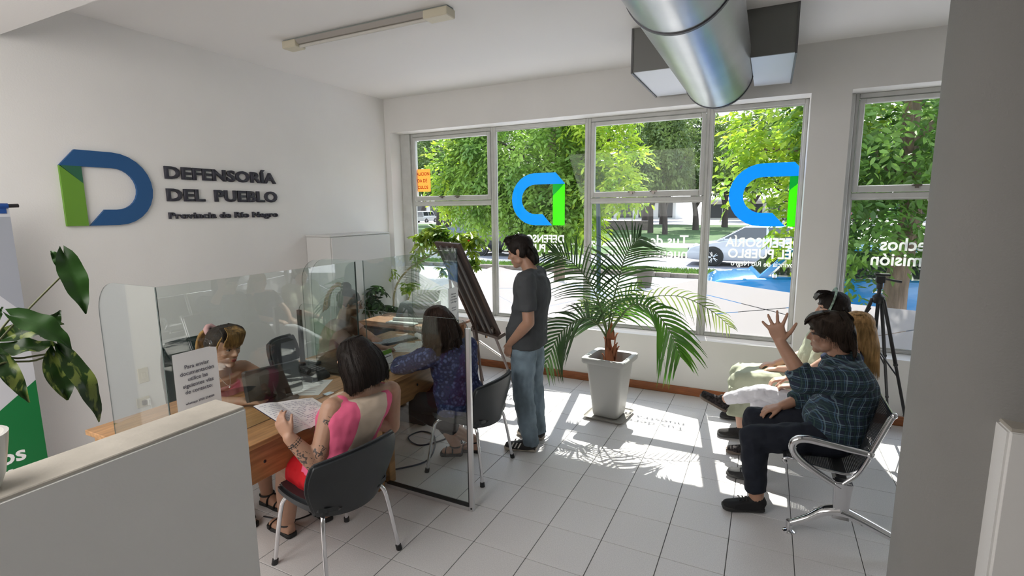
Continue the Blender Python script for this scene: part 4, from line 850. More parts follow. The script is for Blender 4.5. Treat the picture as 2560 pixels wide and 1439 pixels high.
def frond(pts, n, ll, m_, seed, droop=.35, w_=.019, start=.22, fold=.12, nr=(-.30, .90, .25)):
    rg = random.Random(seed); P = spl(pts, 12); k = len(P); b = MB(); b.tube(P, [.0085*(1-i/(k-1))+.0015 for i in range(k)], 6); fr = b.build('frond', RACH, t, smooth=60)
    for i in range(n):
        for sd in (-1, 1):
            q = start+(1-start)*(i+.5+(.25 if sd > 0 else 0))/n*.985; ii = q*(k-1); a = int(ii); p = P[a].lerp(P[min(a+1, k-1)], ii-a); tg = (P[min(a+1, k-1)]-P[max(a-1, 0)]).normalized()
            side = tg.cross(V(nr)).normalized(); up = side.cross(tg); up = up if up.z > -.2 else up
            env = math.sin(PI*min(1, (q-start)/(1-start)*.82+.14))**.6; L = ll*env*rg.uniform(.88, 1.08)
            d = (side*sd*(1.05-.45*q)+tg*(.30+.55*q)+up*fold*(1-.5*q)+V((rg.gauss(0, .05), rg.gauss(0, .05), rg.gauss(0, .05)))).normalized()
            wv = d.cross(up).normalized() if d.cross(up).length > .1 else tg; bb = MB(); rows = []
            for s_ in (0, .12, .35, .6, .82, 1):
                c = p+d*L*s_-V((0, 0, 1))*droop*L*s_*s_; wd = w_*(.3+.7*math.sin(PI*min(1, s_*.75+.2)))*(1-s_**4) if s_ < 1 else .0008
                wp = tg*(-1 if sd < 0 else 1); wp = (wp-d*wp.dot(d)).normalized()
                rows.append((c-wp*wd/2, c+V((0, 0, -.003)), c+wp*wd/2))
            bb.add([v for r in rows for v in r], [(3*j+m, 3*j+m+1, 3*j+m+4, 3*j+m+3) for j in range(5) for m in (0, 1)])
            bb.build('leaflet', m_, fr, smooth=180)
frond([(3.185, -.85, .74), (3.20, -.84, .95), (3.26, -.82, 1.26), (3.32, -.75, 1.52), (3.41, -.62, 1.655)], 31, .47, PR, 1, .30, .016)
frond([(3.18, -.86, .74), (3.15, -.88, .92), (3.06, -.94, 1.2), (2.90, -1.03, 1.43), (2.74, -1.12, 1.52)], 28, .42, PR, 2, .32, .016)
frond([(3.175, -.86, .74), (3.10, -.92, .87), (2.99, -1.0, .93), (2.83, -1.15, .80), (2.73, -1.25, .50)], 24, .36, PR, 3, .42, .021)
frond([(3.19, -.87, .75), (3.30, -.93, .93), (3.45, -1.02, 1.09), (3.64, -1.15, 1.08), (3.80, -1.26, .93), (3.89, -1.31, .76)], 24, .34, PRG, 4, .55, .026)
frond([(3.19, -.84, .75), (3.27, -.82, .92), (3.45, -.75, 1.09), (3.75, -.66, 1.13), (4.02, -.62, 1.02), (4.2, -.6, .87)], 24, .19, PRL, 5, .45, .012)
frond([(3.185, -.83, .75), (3.2, -.74, .92), (3.26, -.6, 1.06), (3.38, -.42, 1.19)], 14, .20, PRL, 6, .3)
frond([(3.175, -.83, .75), (3.10, -.76, .88), (2.98, -.62, .98), (2.80, -.48, .97)], 13, .20, PRL, 7, .3)
frond([(3.18, -.85, .76), (3.13, -.83, .95), (3.09, -.80, 1.04)], 6, .12, PR, 8, .1)

# ---------------------------------------------------------------- easel, tripod
t = thing('easel', 'dark wooden easel holding a dark display board, seen from behind', 'easel', (1.75, -.95, 0)); EM = mat('easel_wood', (.07, .045, .038), .5, var=.2, vscale=10); BM = mat('board_back', (.055, .042, .04), .6)
TL = V((1.42, -1.0, 1.585)); Wv = V((.42, -.2, 0)); Dv = V((.32, .2, -.90)); nrm = Wv.cross(Dv).normalized()
if nrm.y > 0: nrm = -nrm                  # towards the camera (back of the board)
BP = lambda u, v, d=0: TL+Wv*u+Dv*v+nrm*d
def bbar(n, u0, u1, v0, v1, d0, d1, m_): return MB().loft([[BP(u0, v0, d0), BP(u1, v0, d0), BP(u1, v0, d1), BP(u0, v0, d1)], [BP(u0, v1, d0), BP(u1, v1, d0), BP(u1, v1, d1), BP(u0, v1, d1)]]).build(n, m_, t, bev=.002)
bbar('board', 0, 1, 0, 1, -.006, .0, BM)
for u0, u1, v0, v1 in ((0, .07, 0, 1), (.93, 1, 0, 1), (.07, .93, 0, .05), (.07, .93, .95, 1)): bbar('board_frame', u0, u1, v0, v1, -.014, .014, EM)
for u in (.22, .5, .72): bbar('back_batten', u, u+.06, .03, 1.0, .016, .034, mat('batten', (.15, .14, .14), .5))
bbar('shelf', -.03, 1.03, .985, 1.02, -.05, .05, EM)
for a, b_ in ((BP(.12, .96, .04), (1.66, -.50, 0)), (BP(.45, .8, .045), (1.93, -.96, 0)), (BP(.93, .9, .04), (2.02, -.45, .0)), (BP(.5, .12, .05), (1.78, -1.16, .0))): MB().tube([a, b_], .014, 8).build('leg', EM, t)
MB().tube([V((1.72, -.66, .50)), V((2.02, -.72, .38))], .012, 8).build('brace', ALU, t); MB().tube([BP(.5, .985, .0), BP(.5, 1.06, .03)], .02, 8).build('clamp', CHROME, t)
t = thing('camera_tripod', 'black camera tripod with pan head standing by the right-hand window', 'tripod', (5.25, -.42, 0)); c0 = V((5.25, -.42, 0))
MB().tube([c0+V((0, 0, .80)), c0+V((0, 0, 1.27))], .014, 12).build('centre_column', BLACK, t); MB().lathe([(0, -.03), (.03, -.025), (.042, 0), (.042, .03), (.02, .05), (0, .05)], c0+V((0, 0, 1.16)), 16).build('collar', BLACK, t)
MB().ball(c0+V((0, 0, .80)), (.026, .026, .035)).build('hook', BLACK, t)
for a, l in ((-.75, 1), (.95, 1), (3.05, 1)):
    d = V((math.cos(a), math.sin(a), 0)); p = c0+d*.04+V((0, 0, 1.17)); q = c0+d*.37
    b = MB(); 
    for s_, r0, r1, e0, e1 in ((0, .0135, .0135, 0, .42), (0, .011, .011, .42, .74), (0, .009, .009, .74, .985)): b.tube([p.lerp(q, e0), p.lerp(q, e1)], [r0, r1], 10)
    b.ball(p.lerp(q, .42), .017, 8, 6); b.ball(p.lerp(q, .74), .014, 8, 6); b.build('leg', BLACK, t, smooth=50); MB().ball(q+V((0, 0, .014)), .014, 8, 6).build('foot', BLACK, t)
    MB().tube([c0+V((0, 0, .80)), p.lerp(q, .50)], .006, 6).build('strut', BLACK, t)
b = MB(); b.cyl(c0+V((0, 0, 1.25)), c0+V((0, 0, 1.30)), .022); b.box(c0+V((0, 0, 1.325)), (.06, .05, .05)); b.box(c0+V((.01, 0, 1.365)), (.10, .055, .016)); b.build('pan_head', BLACK, t, bev=.004)
MB().tube([c0+V((.03, 0, 1.33)), c0+V((.14, .02, 1.31))], [.007, .011], 8).build('pan_handle', BLACK, t); MB().tube(spl([c0+V((-.05, -.03, 1.10)), c0+V((-.09, -.03, 1.0)), c0+V((-.06, -.03, .86)), c0+V((-.03, -.02, .98))]), .006, 6).build('strap', BLACK, t)

# ---------------------------------------------------------------- plants indoors
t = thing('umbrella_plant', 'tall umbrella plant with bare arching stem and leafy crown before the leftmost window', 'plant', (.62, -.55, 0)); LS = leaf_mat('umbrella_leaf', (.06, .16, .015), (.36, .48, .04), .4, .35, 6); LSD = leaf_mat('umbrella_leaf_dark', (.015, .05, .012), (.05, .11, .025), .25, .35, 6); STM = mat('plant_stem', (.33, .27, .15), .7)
b = MB(); b.lathe([(0, 0), (.11, 0), (.155, .26), (.165, .26), (.165, .29), (.14, .29), (.135, .25), (0, .25)], (.62, -.55, 0)); b.build('pot', mat('terracotta', (.35, .14, .07), .8), t)
MB().tube(spl([(.60, -.55, .25), (.40, -.46, .62), (.36, -.36, .95), (.50, -.28, 1.18), (.72, -.22, 1.32), (.95, -.18, 1.42), (1.2, -.16, 1.46)], 8), [.016-.00018*i for i in range(49)], 8).build('stem', STM, t, smooth=60)
for pts in ([(.62, -.58, .25), (.5, -.66, .6), (.42, -.8, .95)], [(.60, -.55, .25), (.48, -.35, .7), (.62, -.3, .98)], [(.72, -.22, 1.32), (.62, -.2, 1.5)], [(.95, -.18, 1.42), (1.2, -.2, 1.25)]): MB().tube(spl(pts, 6), .009, 6).build('stem', STM, t, smooth=60)
def whorls(n_, c, r, seed, size, m_):
    rg = random.Random(seed); V_, F_ = [], []; b = MB()
    for i in range(n_):
        d = V((rg.gauss(0, 1), rg.gauss(0, 1), rg.gauss(0, 1))).normalized(); p = V(c)+V((d.x*r[0], d.y*r[1], d.z*r[2]))*rg.uniform(.3, 1)
        ax = (V((rg.gauss(0, .4), rg.gauss(0, .4), .9))+d*.5).normalized(); s_ = ax.cross(V((1, 0, .1))).normalized(); q = ax.cross(s_); k = rg.choice((6, 7, 8))
        for j in range(k):
            a = 2*PI*j/k+rg.uniform(-.15, .15); dd = (s_*math.cos(a)+q*math.sin(a)-ax*.25).normalized(); L = size*rg.uniform(.75, 1.15); wv = dd.cross(ax).normalized()*L*.22; e = p+dd*.012
            b.add([e, e+dd*L*.35+wv*.8+ax*.004, e+dd*L*.75+wv-ax*.012, e+dd*L-ax*.03, e+dd*L*.75-wv-ax*.012, e+dd*L*.35-wv*.8+ax*.004], [(0, 1, 2, 3), (0, 3, 4, 5)])
    return b.build('foliage', m_, t, smooth=0, kind='stuff')
whorls(38, (.82, -.2, 1.63), (.28, .15, .17), 1, .10, LS); whorls(48, (1.18, -.18, 1.55), (.36, .14, .16), 2, .10, LS); whorls(10, (1.38, -.18, 1.33), (.12, .1, .13), 3, .08, LS); whorls(9, (.55, -.2, 1.32), (.16, .1, .14), 4, .075, LS); whorls(4, (.95, -.25, 1.2), (.08, .06, .08), 8, .07, LS)
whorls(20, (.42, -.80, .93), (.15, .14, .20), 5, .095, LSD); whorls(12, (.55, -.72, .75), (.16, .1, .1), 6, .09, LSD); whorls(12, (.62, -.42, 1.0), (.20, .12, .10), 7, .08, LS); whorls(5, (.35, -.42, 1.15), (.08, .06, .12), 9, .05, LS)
MB().ball((1.36, -.25, 1.55), (.016, .012, .012), 8, 6).build('flower', mat('flower_red', (.75, .05, .02), .5), t)
# trailing pothos in front of the camera, leaf by leaf
t = thing('pothos_plant', 'variegated pothos with large drooping leaves at the left edge in the foreground', 'plant', (2.55, -4.80, 1.152))
LP = bpy.data.materials.new('pothos_leaf'); LP.use_nodes = True; n = LP.node_tree; b_ = n.nodes['Principled BSDF']; tcx = n.nodes.new('ShaderNodeTexCoord'); mp = n.nodes.new('ShaderNodeMapping'); mp.inputs['Scale'].default_value = (16, 16, 5); nz = n.nodes.new('ShaderNodeTexNoise'); nz.inputs['Scale'].default_value = 2.2; nz.inputs['Detail'].default_value = 6; nz.inputs['Distortion'].default_value = 1.2
cr = n.nodes.new('ShaderNodeValToRGB'); cr.color_ramp.elements[0].position = .52; cr.color_ramp.elements[0].color = (.014, .045, .006, 1); cr.color_ramp.elements[1].position = .60; cr.color_ramp.elements[1].color = (.17, .22, .045, 1); b_.inputs['Roughness'].default_value = .35
n.links.new(tcx.outputs['Object'], mp.inputs[0]); n.links.new(mp.outputs[0], nz.inputs[0]); n.links.new(nz.outputs[0], cr.inputs[0]); n.links.new(cr.outputs[0], b_.inputs['Base Color'])
LPD = mat('pothos_leaf_plain', (.022, .075, .010), .35, var=.3, vscale=8)
def bigleaf(base, tip, wd, nrm_, m_, curl=.12):
    base, tip = V(base), V(tip); d = tip-base; L = d.length; s_ = d.cross(V(nrm_)).normalized(); up = s_.cross(d).normalized(); rows = []; n_ = 14
    for i in range(n_+1):
        q = i/n_; w_ = wd*(math.sin(PI*q**.72)**.8)*(1-.15*q) if 0 < q < 1 else (.12*wd if q == 0 else .002)
        c = base+d*q+up*(curl*L*math.sin(PI*q)); wav = .006*math.sin(q*17)
        rows.append([c+s_*w_*a+up*(.10*wd*abs(a)*2.2-.0+wav*abs(a))-d.normalized()*(.022*(1-q)**6*abs(a)) for a in (-1, -.6, -.2, 0, .2, .6, 1)])
    b = MB(); b.add([v for r in rows for v in r], [(7*j+k, 7*j+k+1, 7*j+k+8, 7*j+k+7) for j in range(n_) for k in range(6)])
    return b.build('leaf', m_, t, smooth=180)
b = MB(); b.lathe([(0, 0), (.055, 0), (.07, .04), (.085, .13), (.088, .155), (.078, .155), (.074, .13), (0, .125)], (2.55, -4.80, 1.152), 28); b.build('pot', mat('glazed_pot', (.60, .59, .56), .3, coat=.4), t, smooth=50)
b = MB(); b.tube(spl([(2.55, -4.80, 1.27), (2.50, -4.739, 1.472), (2.50, -4.681, 1.543), (2.50, -4.60, 1.627), (2.50, -4.503, 1.722)], 6), .0028, 7); b.build('petiole', mat('petiole', (.10, .11, .04), .5), t, smooth=60)
for pts in ([(2.55, -4.80, 1.27), (2.50, -4.722, 1.475), (2.52, -4.642, 1.482), (2.55, -4.575, 1.484)], [(2.55, -4.80, 1.27), (2.51, -4.73, 1.50), (2.50, -4.68, 1.565), (2.50, -4.642, 1.611)], [(2.55, -4.80, 1.27), (2.52, -4.72, 1.465), (2.53, -4.62, 1.470), (2.56, -4.562, 1.497)], [(2.55, -4.80, 1.27), (2.56, -4.73, 1.5), (2.55, -4.70, 1.60)]):
    MB().tube(spl(pts, 6), .003, 7).build('petiole', bpy.data.materials['petiole'], t, smooth=60)
VC = (1, -.35, .1)
bigleaf((2.497, -4.505, 1.775), (2.56, -4.497, 1.588), .036, (1, -.2, .3), LPD, .04)
bigleaf((2.50, -4.502, 1.722), (2.47, -4.525, 1.783), .018, VC, LPD, .05)
bigleaf((2.50, -4.650, 1.605), (2.585, -4.556, 1.492), .040, (.45, -.2, .8), LPD, .16)
bigleaf((2.46, -4.662, 1.535), (2.475, -4.520, 1.552), .036, (.7, .1, .65), LP, .14)
bigleaf((2.49, -4.690, 1.507), (2.54, -4.560, 1.497), .030, (.6, .0, .75), LP, .08)
bigleaf((2.50, -4.690, 1.510), (2.555, -4.658, 1.358), .024, VC, LP, .08)
bigleaf((2.55, -4.580, 1.490), (2.575, -4.578, 1.340), .040, VC, LP, .05)
bigleaf((2.555, -4.575, 1.502), (2.60, -4.518, 1.252), .030, (1, -.1, .3), LP, .20)
bigleaf((2.53, -4.70, 1.60), (2.56, -4.684, 1.642), .012, VC, LPD, .1)
bigleaf((2.47, -4.565, 1.540), (2.49, -4.530, 1.60), .022, VC, LPD, .1)
# ================================================================ people
def unify(b, name, mats, parent, vox=.007, it=4, fold=0, fscale=.07, smooth=180, label=None, post=None, sfac=.5):
    me = bpy.data.meshes.new('tmp'); me.from_pydata(b.v, [], b.f); bm = bmesh.new(); bm.from_mesh(me); bmesh.ops.recalc_face_normals(bm, faces=bm.faces); bm.to_mesh(me); bm.free()
    o = bpy.data.objects.new('tmp', me); C.objects.link(o)
    r = o.modifiers.new('r', 'REMESH'); r.mode = 'VOXEL'; r.voxel_size = vox
    if it: s_ = o.modifiers.new('s', 'SMOOTH'); s_.factor = sfac; s_.iterations = it
    if fold:
        tx = bpy.data.textures.get('fold%g' % fscale) or bpy.data.textures.new('fold%g' % fscale, 'CLOUDS'); tx.noise_scale = fscale; tx.noise_depth = 1
        d = o.modifiers.new('d', 'DISPLACE'); d.texture = tx; d.strength = fold; d.mid_level = .5; d.texture_coords = 'LOCAL'
        s2 = o.modifiers.new('s2', 'SMOOTH'); s2.iterations = 1
    dg = bpy.context.evaluated_depsgraph_get(); dg.update(); m2 = bpy.data.meshes.new_from_object(o.evaluated_get(dg))
    bpy.data.objects.remove(o); m2.name = name; m2.materials.clear()
    for m_ in (mats if isinstance(mats, (list, tuple)) else [mats]): m2.materials.append(m_)
    if post: post(m2)
    fin(m2, smooth); return link(name, m2, parent, True, None, label)
def cap(b, p0, p1, r0, r1, n=14): b.tube([p0, p1], [r0, r1], n); b.ball(p0, r0, n, 8); b.ball(p1, r1, n, 8)
def chain(b, pts, rs, n=14, open0=False, open1=False):
    for i in range(len(pts)-1): b.tube([pts[i], pts[i+1]], [rs[i], rs[i+1]], n)
    for i in range(len(pts)):
        if (i == 0 and open0) or (i == len(pts)-1 and open1): continue
        b.ball(pts[i], rs[i], n, 8)
def ring(c, L, F, hw, hd, n=24, e=2.35):
    out = []
    for i in range(n):
        a = 2*PI*i/n; ca, sa = math.cos(a), math.sin(a)
        out.append(V(c)+L*hw*math.copysign(abs(ca)**(2/e), ca)+F*hd*math.copysign(abs(sa)**(2/e), sa))
    return out
class Body:
    def __init__(s, **k):
        for a, v in k.items(): setattr(s, a, [V(q) for q in v] if isinstance(v, list) else (V(v) if isinstance(v, tuple) and len(v) == 3 else v))
        s.g = getattr(s, 'g', 1.0); s.hs = getattr(s, 'hs', 1.0)
        s.F = s.F.normalized(); s.L = V((0, 0, 1)).cross(s.F).normalized()
        s.Ls = (s.sh[0]-s.sh[1]).normalized(); s.Fs = s.Ls.cross((s.neck-s.pelvis).normalized()).normalized()
        s.hF = s.hF.normalized(); s.hL = s.hU_().cross(s.hF).normalized(); s.hU = s.hF.cross(s.hL).normalized()
    def hU_(s): return V(getattr(s, 'hu', V((0, 0, 1))))
    def rings(s, t0, t1, inf=0, n=8, belly=0):
        """torso sections, t 0 crotch .. 1 shoulder line"""
        out = []; hw0 = getattr(s, 'shw', .165)
        key = [(0, .125, .095), (.12, .168, .118), (.30, .160, .112), (.46, .138, .100), (.62, .150, .108), (.80, .168, .110), (.92, .160, .095), (1, .120, .07)]
        def at(t):
            for i in range(len(key)-1):
                if t <= key[i+1][0]:
                    q = (t-key[i][0])/(key[i+1][0]-key[i][0]); q = q*q*(3-2*q); return [key[i][j]+(key[i+1][j]-key[i][j])*q for j in (1, 2)]
            return key[-1][1:]
        base = s.pelvis-V((0, 0, .09)); mid = s.chest
        for i in range(n+1):
            t = t0+(t1-t0)*i/n; hw, hd = at(t)
            c = base.lerp(s.pelvis, t/.18) if t < .18 else (s.pelvis.lerp(mid, (t-.18)/.5) if t < .68 else mid.lerp(s.neck-V((0, 0, .02)), (t-.68)/.32))
            L = s.L.lerp(s.Ls, t).normalized(); F = s.F.lerp(s.Fs, t).normalized(); F = (F-L*F.dot(L)).normalized()
            bb = belly*math.exp(-((t-.38)/.2)**2)
            out.append(ring(c+F*bb*.5, L, F, (hw*s.g+inf+bb*.35), (hd*s.g+inf+bb*.6)))
        return out
    def head(s, b):
        R, F, U, c, k = s.hL, s.hF, s.hU, s.hc, s.hs
        P = lambda x, y, z: c+(R*x+F*y+U*z)*k
        rot = M((R, F, U)).transposed()
        B = lambda x, y, z, rx, ry, rz, n=14, m=10: b.ball(P(x, y, z), (rx*k, ry*k, rz*k), n, m, rot)
        B(0, -.012, .026, .073, .094, .088, 20, 14); B(0, .024, -.032, .058, .062, .078, 18, 12); B(0, .057, -.092, .027, .026, .021)
        for x in (-1, 1):
            B(x*.040, .012, -.066, .024, .034, .026); B(x*.036, .052, -.022, .025, .024, .022); B(x*.0735, -.008, -.006, .008, .017, .030); B(x*.078, -.014, .004, .006, .012, .02)
            cap(b, P(x*.012, .081, .022), P(x*.046, .066, .022), .009*k, .008*k, 8); B(x*.010, .092, -.030, .008, .008, .006)
        cap(b, P(0, .078, .014), P(0, .102, -.026), .007*k, .0095*k, 10)
        B(0, .081, -.057, .022, .008, .007); B(0, .079, -.068, .018, .008, .007)
        nb = s.neck; cap(b, nb-V((0, 0, .03)), P(0, -.022, -.06), .056*k, .050*k, 16)
    def face(s, o, brow, lip, eyes=True):
        R, F, U, c, k = s.hL, s.hF, s.hU, s.hc, s.hs; P = lambda x, y, z: c+(R*x+F*y+U*z)*k; rot = M((R, F, U)).transposed()
        if eyes:
            for x in (-1, 1):
                e = MB().ball(P(x*.030, .0715, .003), (.0120*k, .0080*k, .0048*k), 14, 8, rot).build('eye', EYEW, o, smooth=180)
                MB().ball(P(x*.030, .0765, .0028), (.0052*k, .0038*k, .0048*k), 12, 6, rot).build('iris', IRIS, e, smooth=180)
                MB().tube([P(x*.014, .0775, .006), P(x*.030, .0805, .0115), P(x*.047, .072, .006)], [.0012, .0022, .001], 6).build('eyelash', IRIS, o)
        for x in (-1, 1): MB().tube(spl([P(x*.012, .0885, .026), P(x*.030, .084, .033), P(x*.050, .070, .025)], 4), [.0022, .0036, .0036, .0034, .003, .0028, .002, .0016, .001], 6, flat=.8).build('eyebrow', brow, o)
        MB().ball(P(0, .0845, -.057), (.019*k, .006*k, .0042*k), 12, 8, rot).ball(P(0, .083, -.066), (.017*k, .006*k, .005*k), 12, 8, rot).build('lips', lip, o, smooth=180, kind=None)
    def arm(s, b, i, inf=0, a=0, z=2, r=(.050, .040, .027), open1=False, open0=False):
        """a..z along 0 shoulder 1 elbow 2 wrist"""
        pts = [s.sh[i], s.el[i], s.wr[i]]; g = s.g
        def at(t): j = min(int(t), 1); q = t-j; return pts[j].lerp(pts[j+1], q), (r[j]+(r[j+1]-r[j])*q)*g+inf+(.004*math.sin(q*PI) if j == 1 else 0)
        ts = sorted({a, z}|{t for t in (.5, 1, 1.3) if a < t < z}); pr = [at(t) for t in ts]
        chain(b, [p for p, q in pr], [q for p, q in pr], open1=open1, open0=open0)
    def leg(s, b, i, inf=0, a=0, z=2, r=(.083, .058, .038), open1=False, open0=False):
        pts = [s.hip[i], s.kn[i], s.an[i]]; g = s.g
        def at(t): j = min(int(t), 1); q = t-j; return pts[j].lerp(pts[j+1], q), (r[j]+(r[j+1]-r[j])*q)*g+inf+(.012*math.sin(q*PI)*(1-q) if j == 1 else 0)
        ts = sorted({a, z}|{t for t in (.5, 1, 1.35, 1.7) if a < t < z}); pr = [at(t) for t in ts]
        chain(b, [p for p, q in pr], [q for p, q in pr], open1=open1, open0=open0)
    def foot(s, b, i, inf=0, flat=True):
        an, toe = s.an[i], s.toe[i]; d = toe-an; h = V((d.x, d.y, 0)).normalized() if flat else d.normalized(); up = V((0, 0, 1)) if flat else h.cross(V((0, 0, 1))).cross(h).normalized()*1
        heel = an-h*.045-up*(an.z-toe.z-.005 if flat else .06); sd = h.cross(up)
        rows = []
        for q, w_, hh in ((0, .026, .035), (.25, .032, .055), (.5, .036, .042), (.75, .043, .026), (.93, .036, .020), (1, .020, .014)):
            c = heel.lerp(toe+h*.02, q); rows.append([c+sd*(w_+inf)*x+up*((hh+inf)*z) for x, z in ((-1, 0), (-.8, .7), (-.3, 1), (.3, 1), (.8, .7), (1, 0), (.85, -.35), (-.85, -.35))])
        b.loft(rows); cap(b, an, heel+up*.03+h*.02, .036+inf, .030+inf)
def hand(b, w_, d, n_, side, curl=.35, spread=.12, k=1.0, thumb=.7, curls=None):
    """w_: wrist, d: towards fingers, n_: direction the palm faces, side: +1 left, -1 right"""
    w_, d, n_ = V(w_), V(d).normalized(), V(n_).normalized(); n_ = (n_-d*n_.dot(d)).normalized(); t = d.cross(n_)*(-side)
    b.loft([[w_+d*q*k+t*a*hw*k+n_*c*hd*k for a, c in ((-1, -.6), (-.6, -1), (.6, -1), (1, -.6), (1, .6), (.6, 1), (-.6, 1), (-1, .6))] for q, hw, hd in ((-.02, .023, .017), (.015, .029, .016), (.05, .038, .0145), (.085, .040, .012), (.095, .037, .010))])
    for j, (off, ln) in enumerate(((.029, .070), (.0095, .078), (-.010, .072), (-.029, .056))):
        a = spread*(1.5-j)/1.5*1.0; f = (d*math.cos(a)+t*math.sin(a)).normalized(); p = w_+(d*(.088-.006*abs(j-1))+t*off)*k; cu = (curls[j] if curls else curl)
        r = .0099*k; ang = cu*.4
        for q, sl in enumerate((.45, .30, .25)):
            dd = f*math.cos(ang)+n_*math.sin(ang); e = p+dd*ln*sl*k; cap(b, p, e, r, r*.92, 10); p = e; r *= .92; ang += cu*(1.1 if q == 0 else .8)
    p = w_+(d*.022+t*.026)*k; td = (t*math.sin(thumb)+d*math.cos(thumb)+n_*.35).normalized(); e = p+td*.040*k; cap(b, p, e, .0135*k, .011*k, 10)
    td2 = (td+d*.35+n_*.1*curl).normalized(); e2 = e+td2*.030*k; cap(b, e, e2, .011*k, .0098*k, 10); e3 = e2+(td2+n_*.15).normalized()*.022*k; cap(b, e2, e3, .0098*k, .008*k, 10)
EYEW = mat('eye_white', (.38, .34, .31), .3); IRIS = mat('iris', (.02, .012, .008), .2)
def skin(name, c): return mat(name, c, .5, bump=.08, bscale=120, var=.06, vscale=14, sub=.15, bdist=.0015)
SK1 = skin('skin_tan', (.44, .245, .165)); SK2 = skin('skin_light', (.52, .31, .225)); LIP = mat('lips', (.36, .15, .115), .45); LIPR = mat('lips_red', (.36, .075, .065), .4)
def hairm(name, c, var=.35): return mat(name, c, .5, bump=.7, bscale=60, var=var, vscale=26, aniso=(2.6, 2.6, .28), bdist=.004, spec=.18)
HDK = hairm('hair_dark', (.012, .008, .0065)); HBR = hairm('hair_brown', (.034, .023, .017)); HBL = hairm('hair_blond', (.36, .21, .085), .5); HMIX = hairm('hair_fringe', (.30, .17, .06), .6)
def locks(b, fn, n, seed, r=.006):
    rg = random.Random(seed)
    for i in range(n):
        p = fn(i/n, rg); k = len(p); b.tube(spl(p, 4), [r*(.5+.6*math.sin(PI*min(1, (j+1)/((k-1)*4+1)*1.0)))+.0006 for j in range((k-1)*4+1)], 5)
def strands(fn, n, seed, m_, parent, r=.0016, jit=.006, name='hair_strands', lift=.004, ctr=None):
    rg = random.Random(seed); b = MB()
    for i in range(n):
        p = [V(q) for q in fn((i+rg.random())/n, rg)]
        j = V((rg.gauss(0, jit), rg.gauss(0, jit), rg.gauss(0, jit*.5)))
        if ctr is not None: p = [q+(q-V(ctr)).normalized()*lift+j*(.4+k*.4) for k, q in enumerate(p)]
        P_ = spl(p, 4); k = len(P_); b.tube(P_, [r*(1-.75*q/(k-1)) for q in range(k)], 3, caps=False)
    return b.build(name, m_, parent, smooth=180, kind='stuff')
def HP(s): 
    R, F, U, c, k = s.hL, s.hF, s.hU, s.hc, s.hs
    return (lambda x, y, z: c+(R*x+F*y+U*z)*k), M((R, F, U)).transposed()
def shoe(s, i, name, m_, msole, o, flat=True, inf=.008):
    b = MB(); s.foot(b, i, inf, flat); 
    sh = unify(b, name, m_, o, .006, 3)
    an, toe = s.an[i], s.toe[i]; d = toe-an; h = V((d.x, d.y, 0)).normalized() if flat else d.normalized(); up = V((0, 0, 1)) if flat else h.cross(V((0, 0, 1))).cross(h).normalized(); sd = h.cross(up)
    heel = an-h*.050-up*(an.z-toe.z-.0 if flat else .06); zz = toe.z if flat else 0
    bb = MB(); out = []
    for q, w_ in ((0, .024), (.06, .034), (.3, .037), (.6, .042), (.8, .050), (.93, .044), (1, .026)): out.append((heel.lerp(toe+h*.028, q), w_))
    poly = [c+sd*w_ for c, w_ in out]+[c-sd*w_ for c, w_ in out[::-1]]
    lo = -.020 if flat else -.030; bb.loft([[p+up*lo for p in poly], [p+up*(lo+.024) for p in poly]]); bb.build('sole', msole, sh, bev=.004)
    return sh, h, up, sd, heel
def person(name_label, s, skinm, o_loc, cat='person', group=None):
    t = thing('person', name_label, cat, o_loc); return t
def body_mesh(s, t, skinm, hands, legs=True, vox=.0065, feet=False, post=None, neckonly=False):
    b = MB(); b.loft(s.rings(0.05, .95)); 
    cap(b, s.neck-V((0, 0, .03)), s.sh[0].lerp(s.neck, .15), .045, .048); cap(b, s.neck-V((0, 0, .03)), s.sh[1].lerp(s.neck, .15), .045, .048)
    s.head(b)
    for i in (0, 1): s.arm(b, i)
    for h in hands: hand(b, *h)
    if legs:
        for i in (0, 1): s.leg(b, i); s.foot(b, i, 0, getattr(s, 'flat', (1, 1))[i])
    return unify(b, 'body', skinm, t, vox, 2, post=post)
def cloth_mat(name, c, rough=.85, kind=None, c2=None, c3=None, var=.08, bump=.35, scale=1):
    m = mat(name, c, rough, bump=bump, bscale=26, var=var, vscale=9, spec=.25, bdist=.006)
    return m
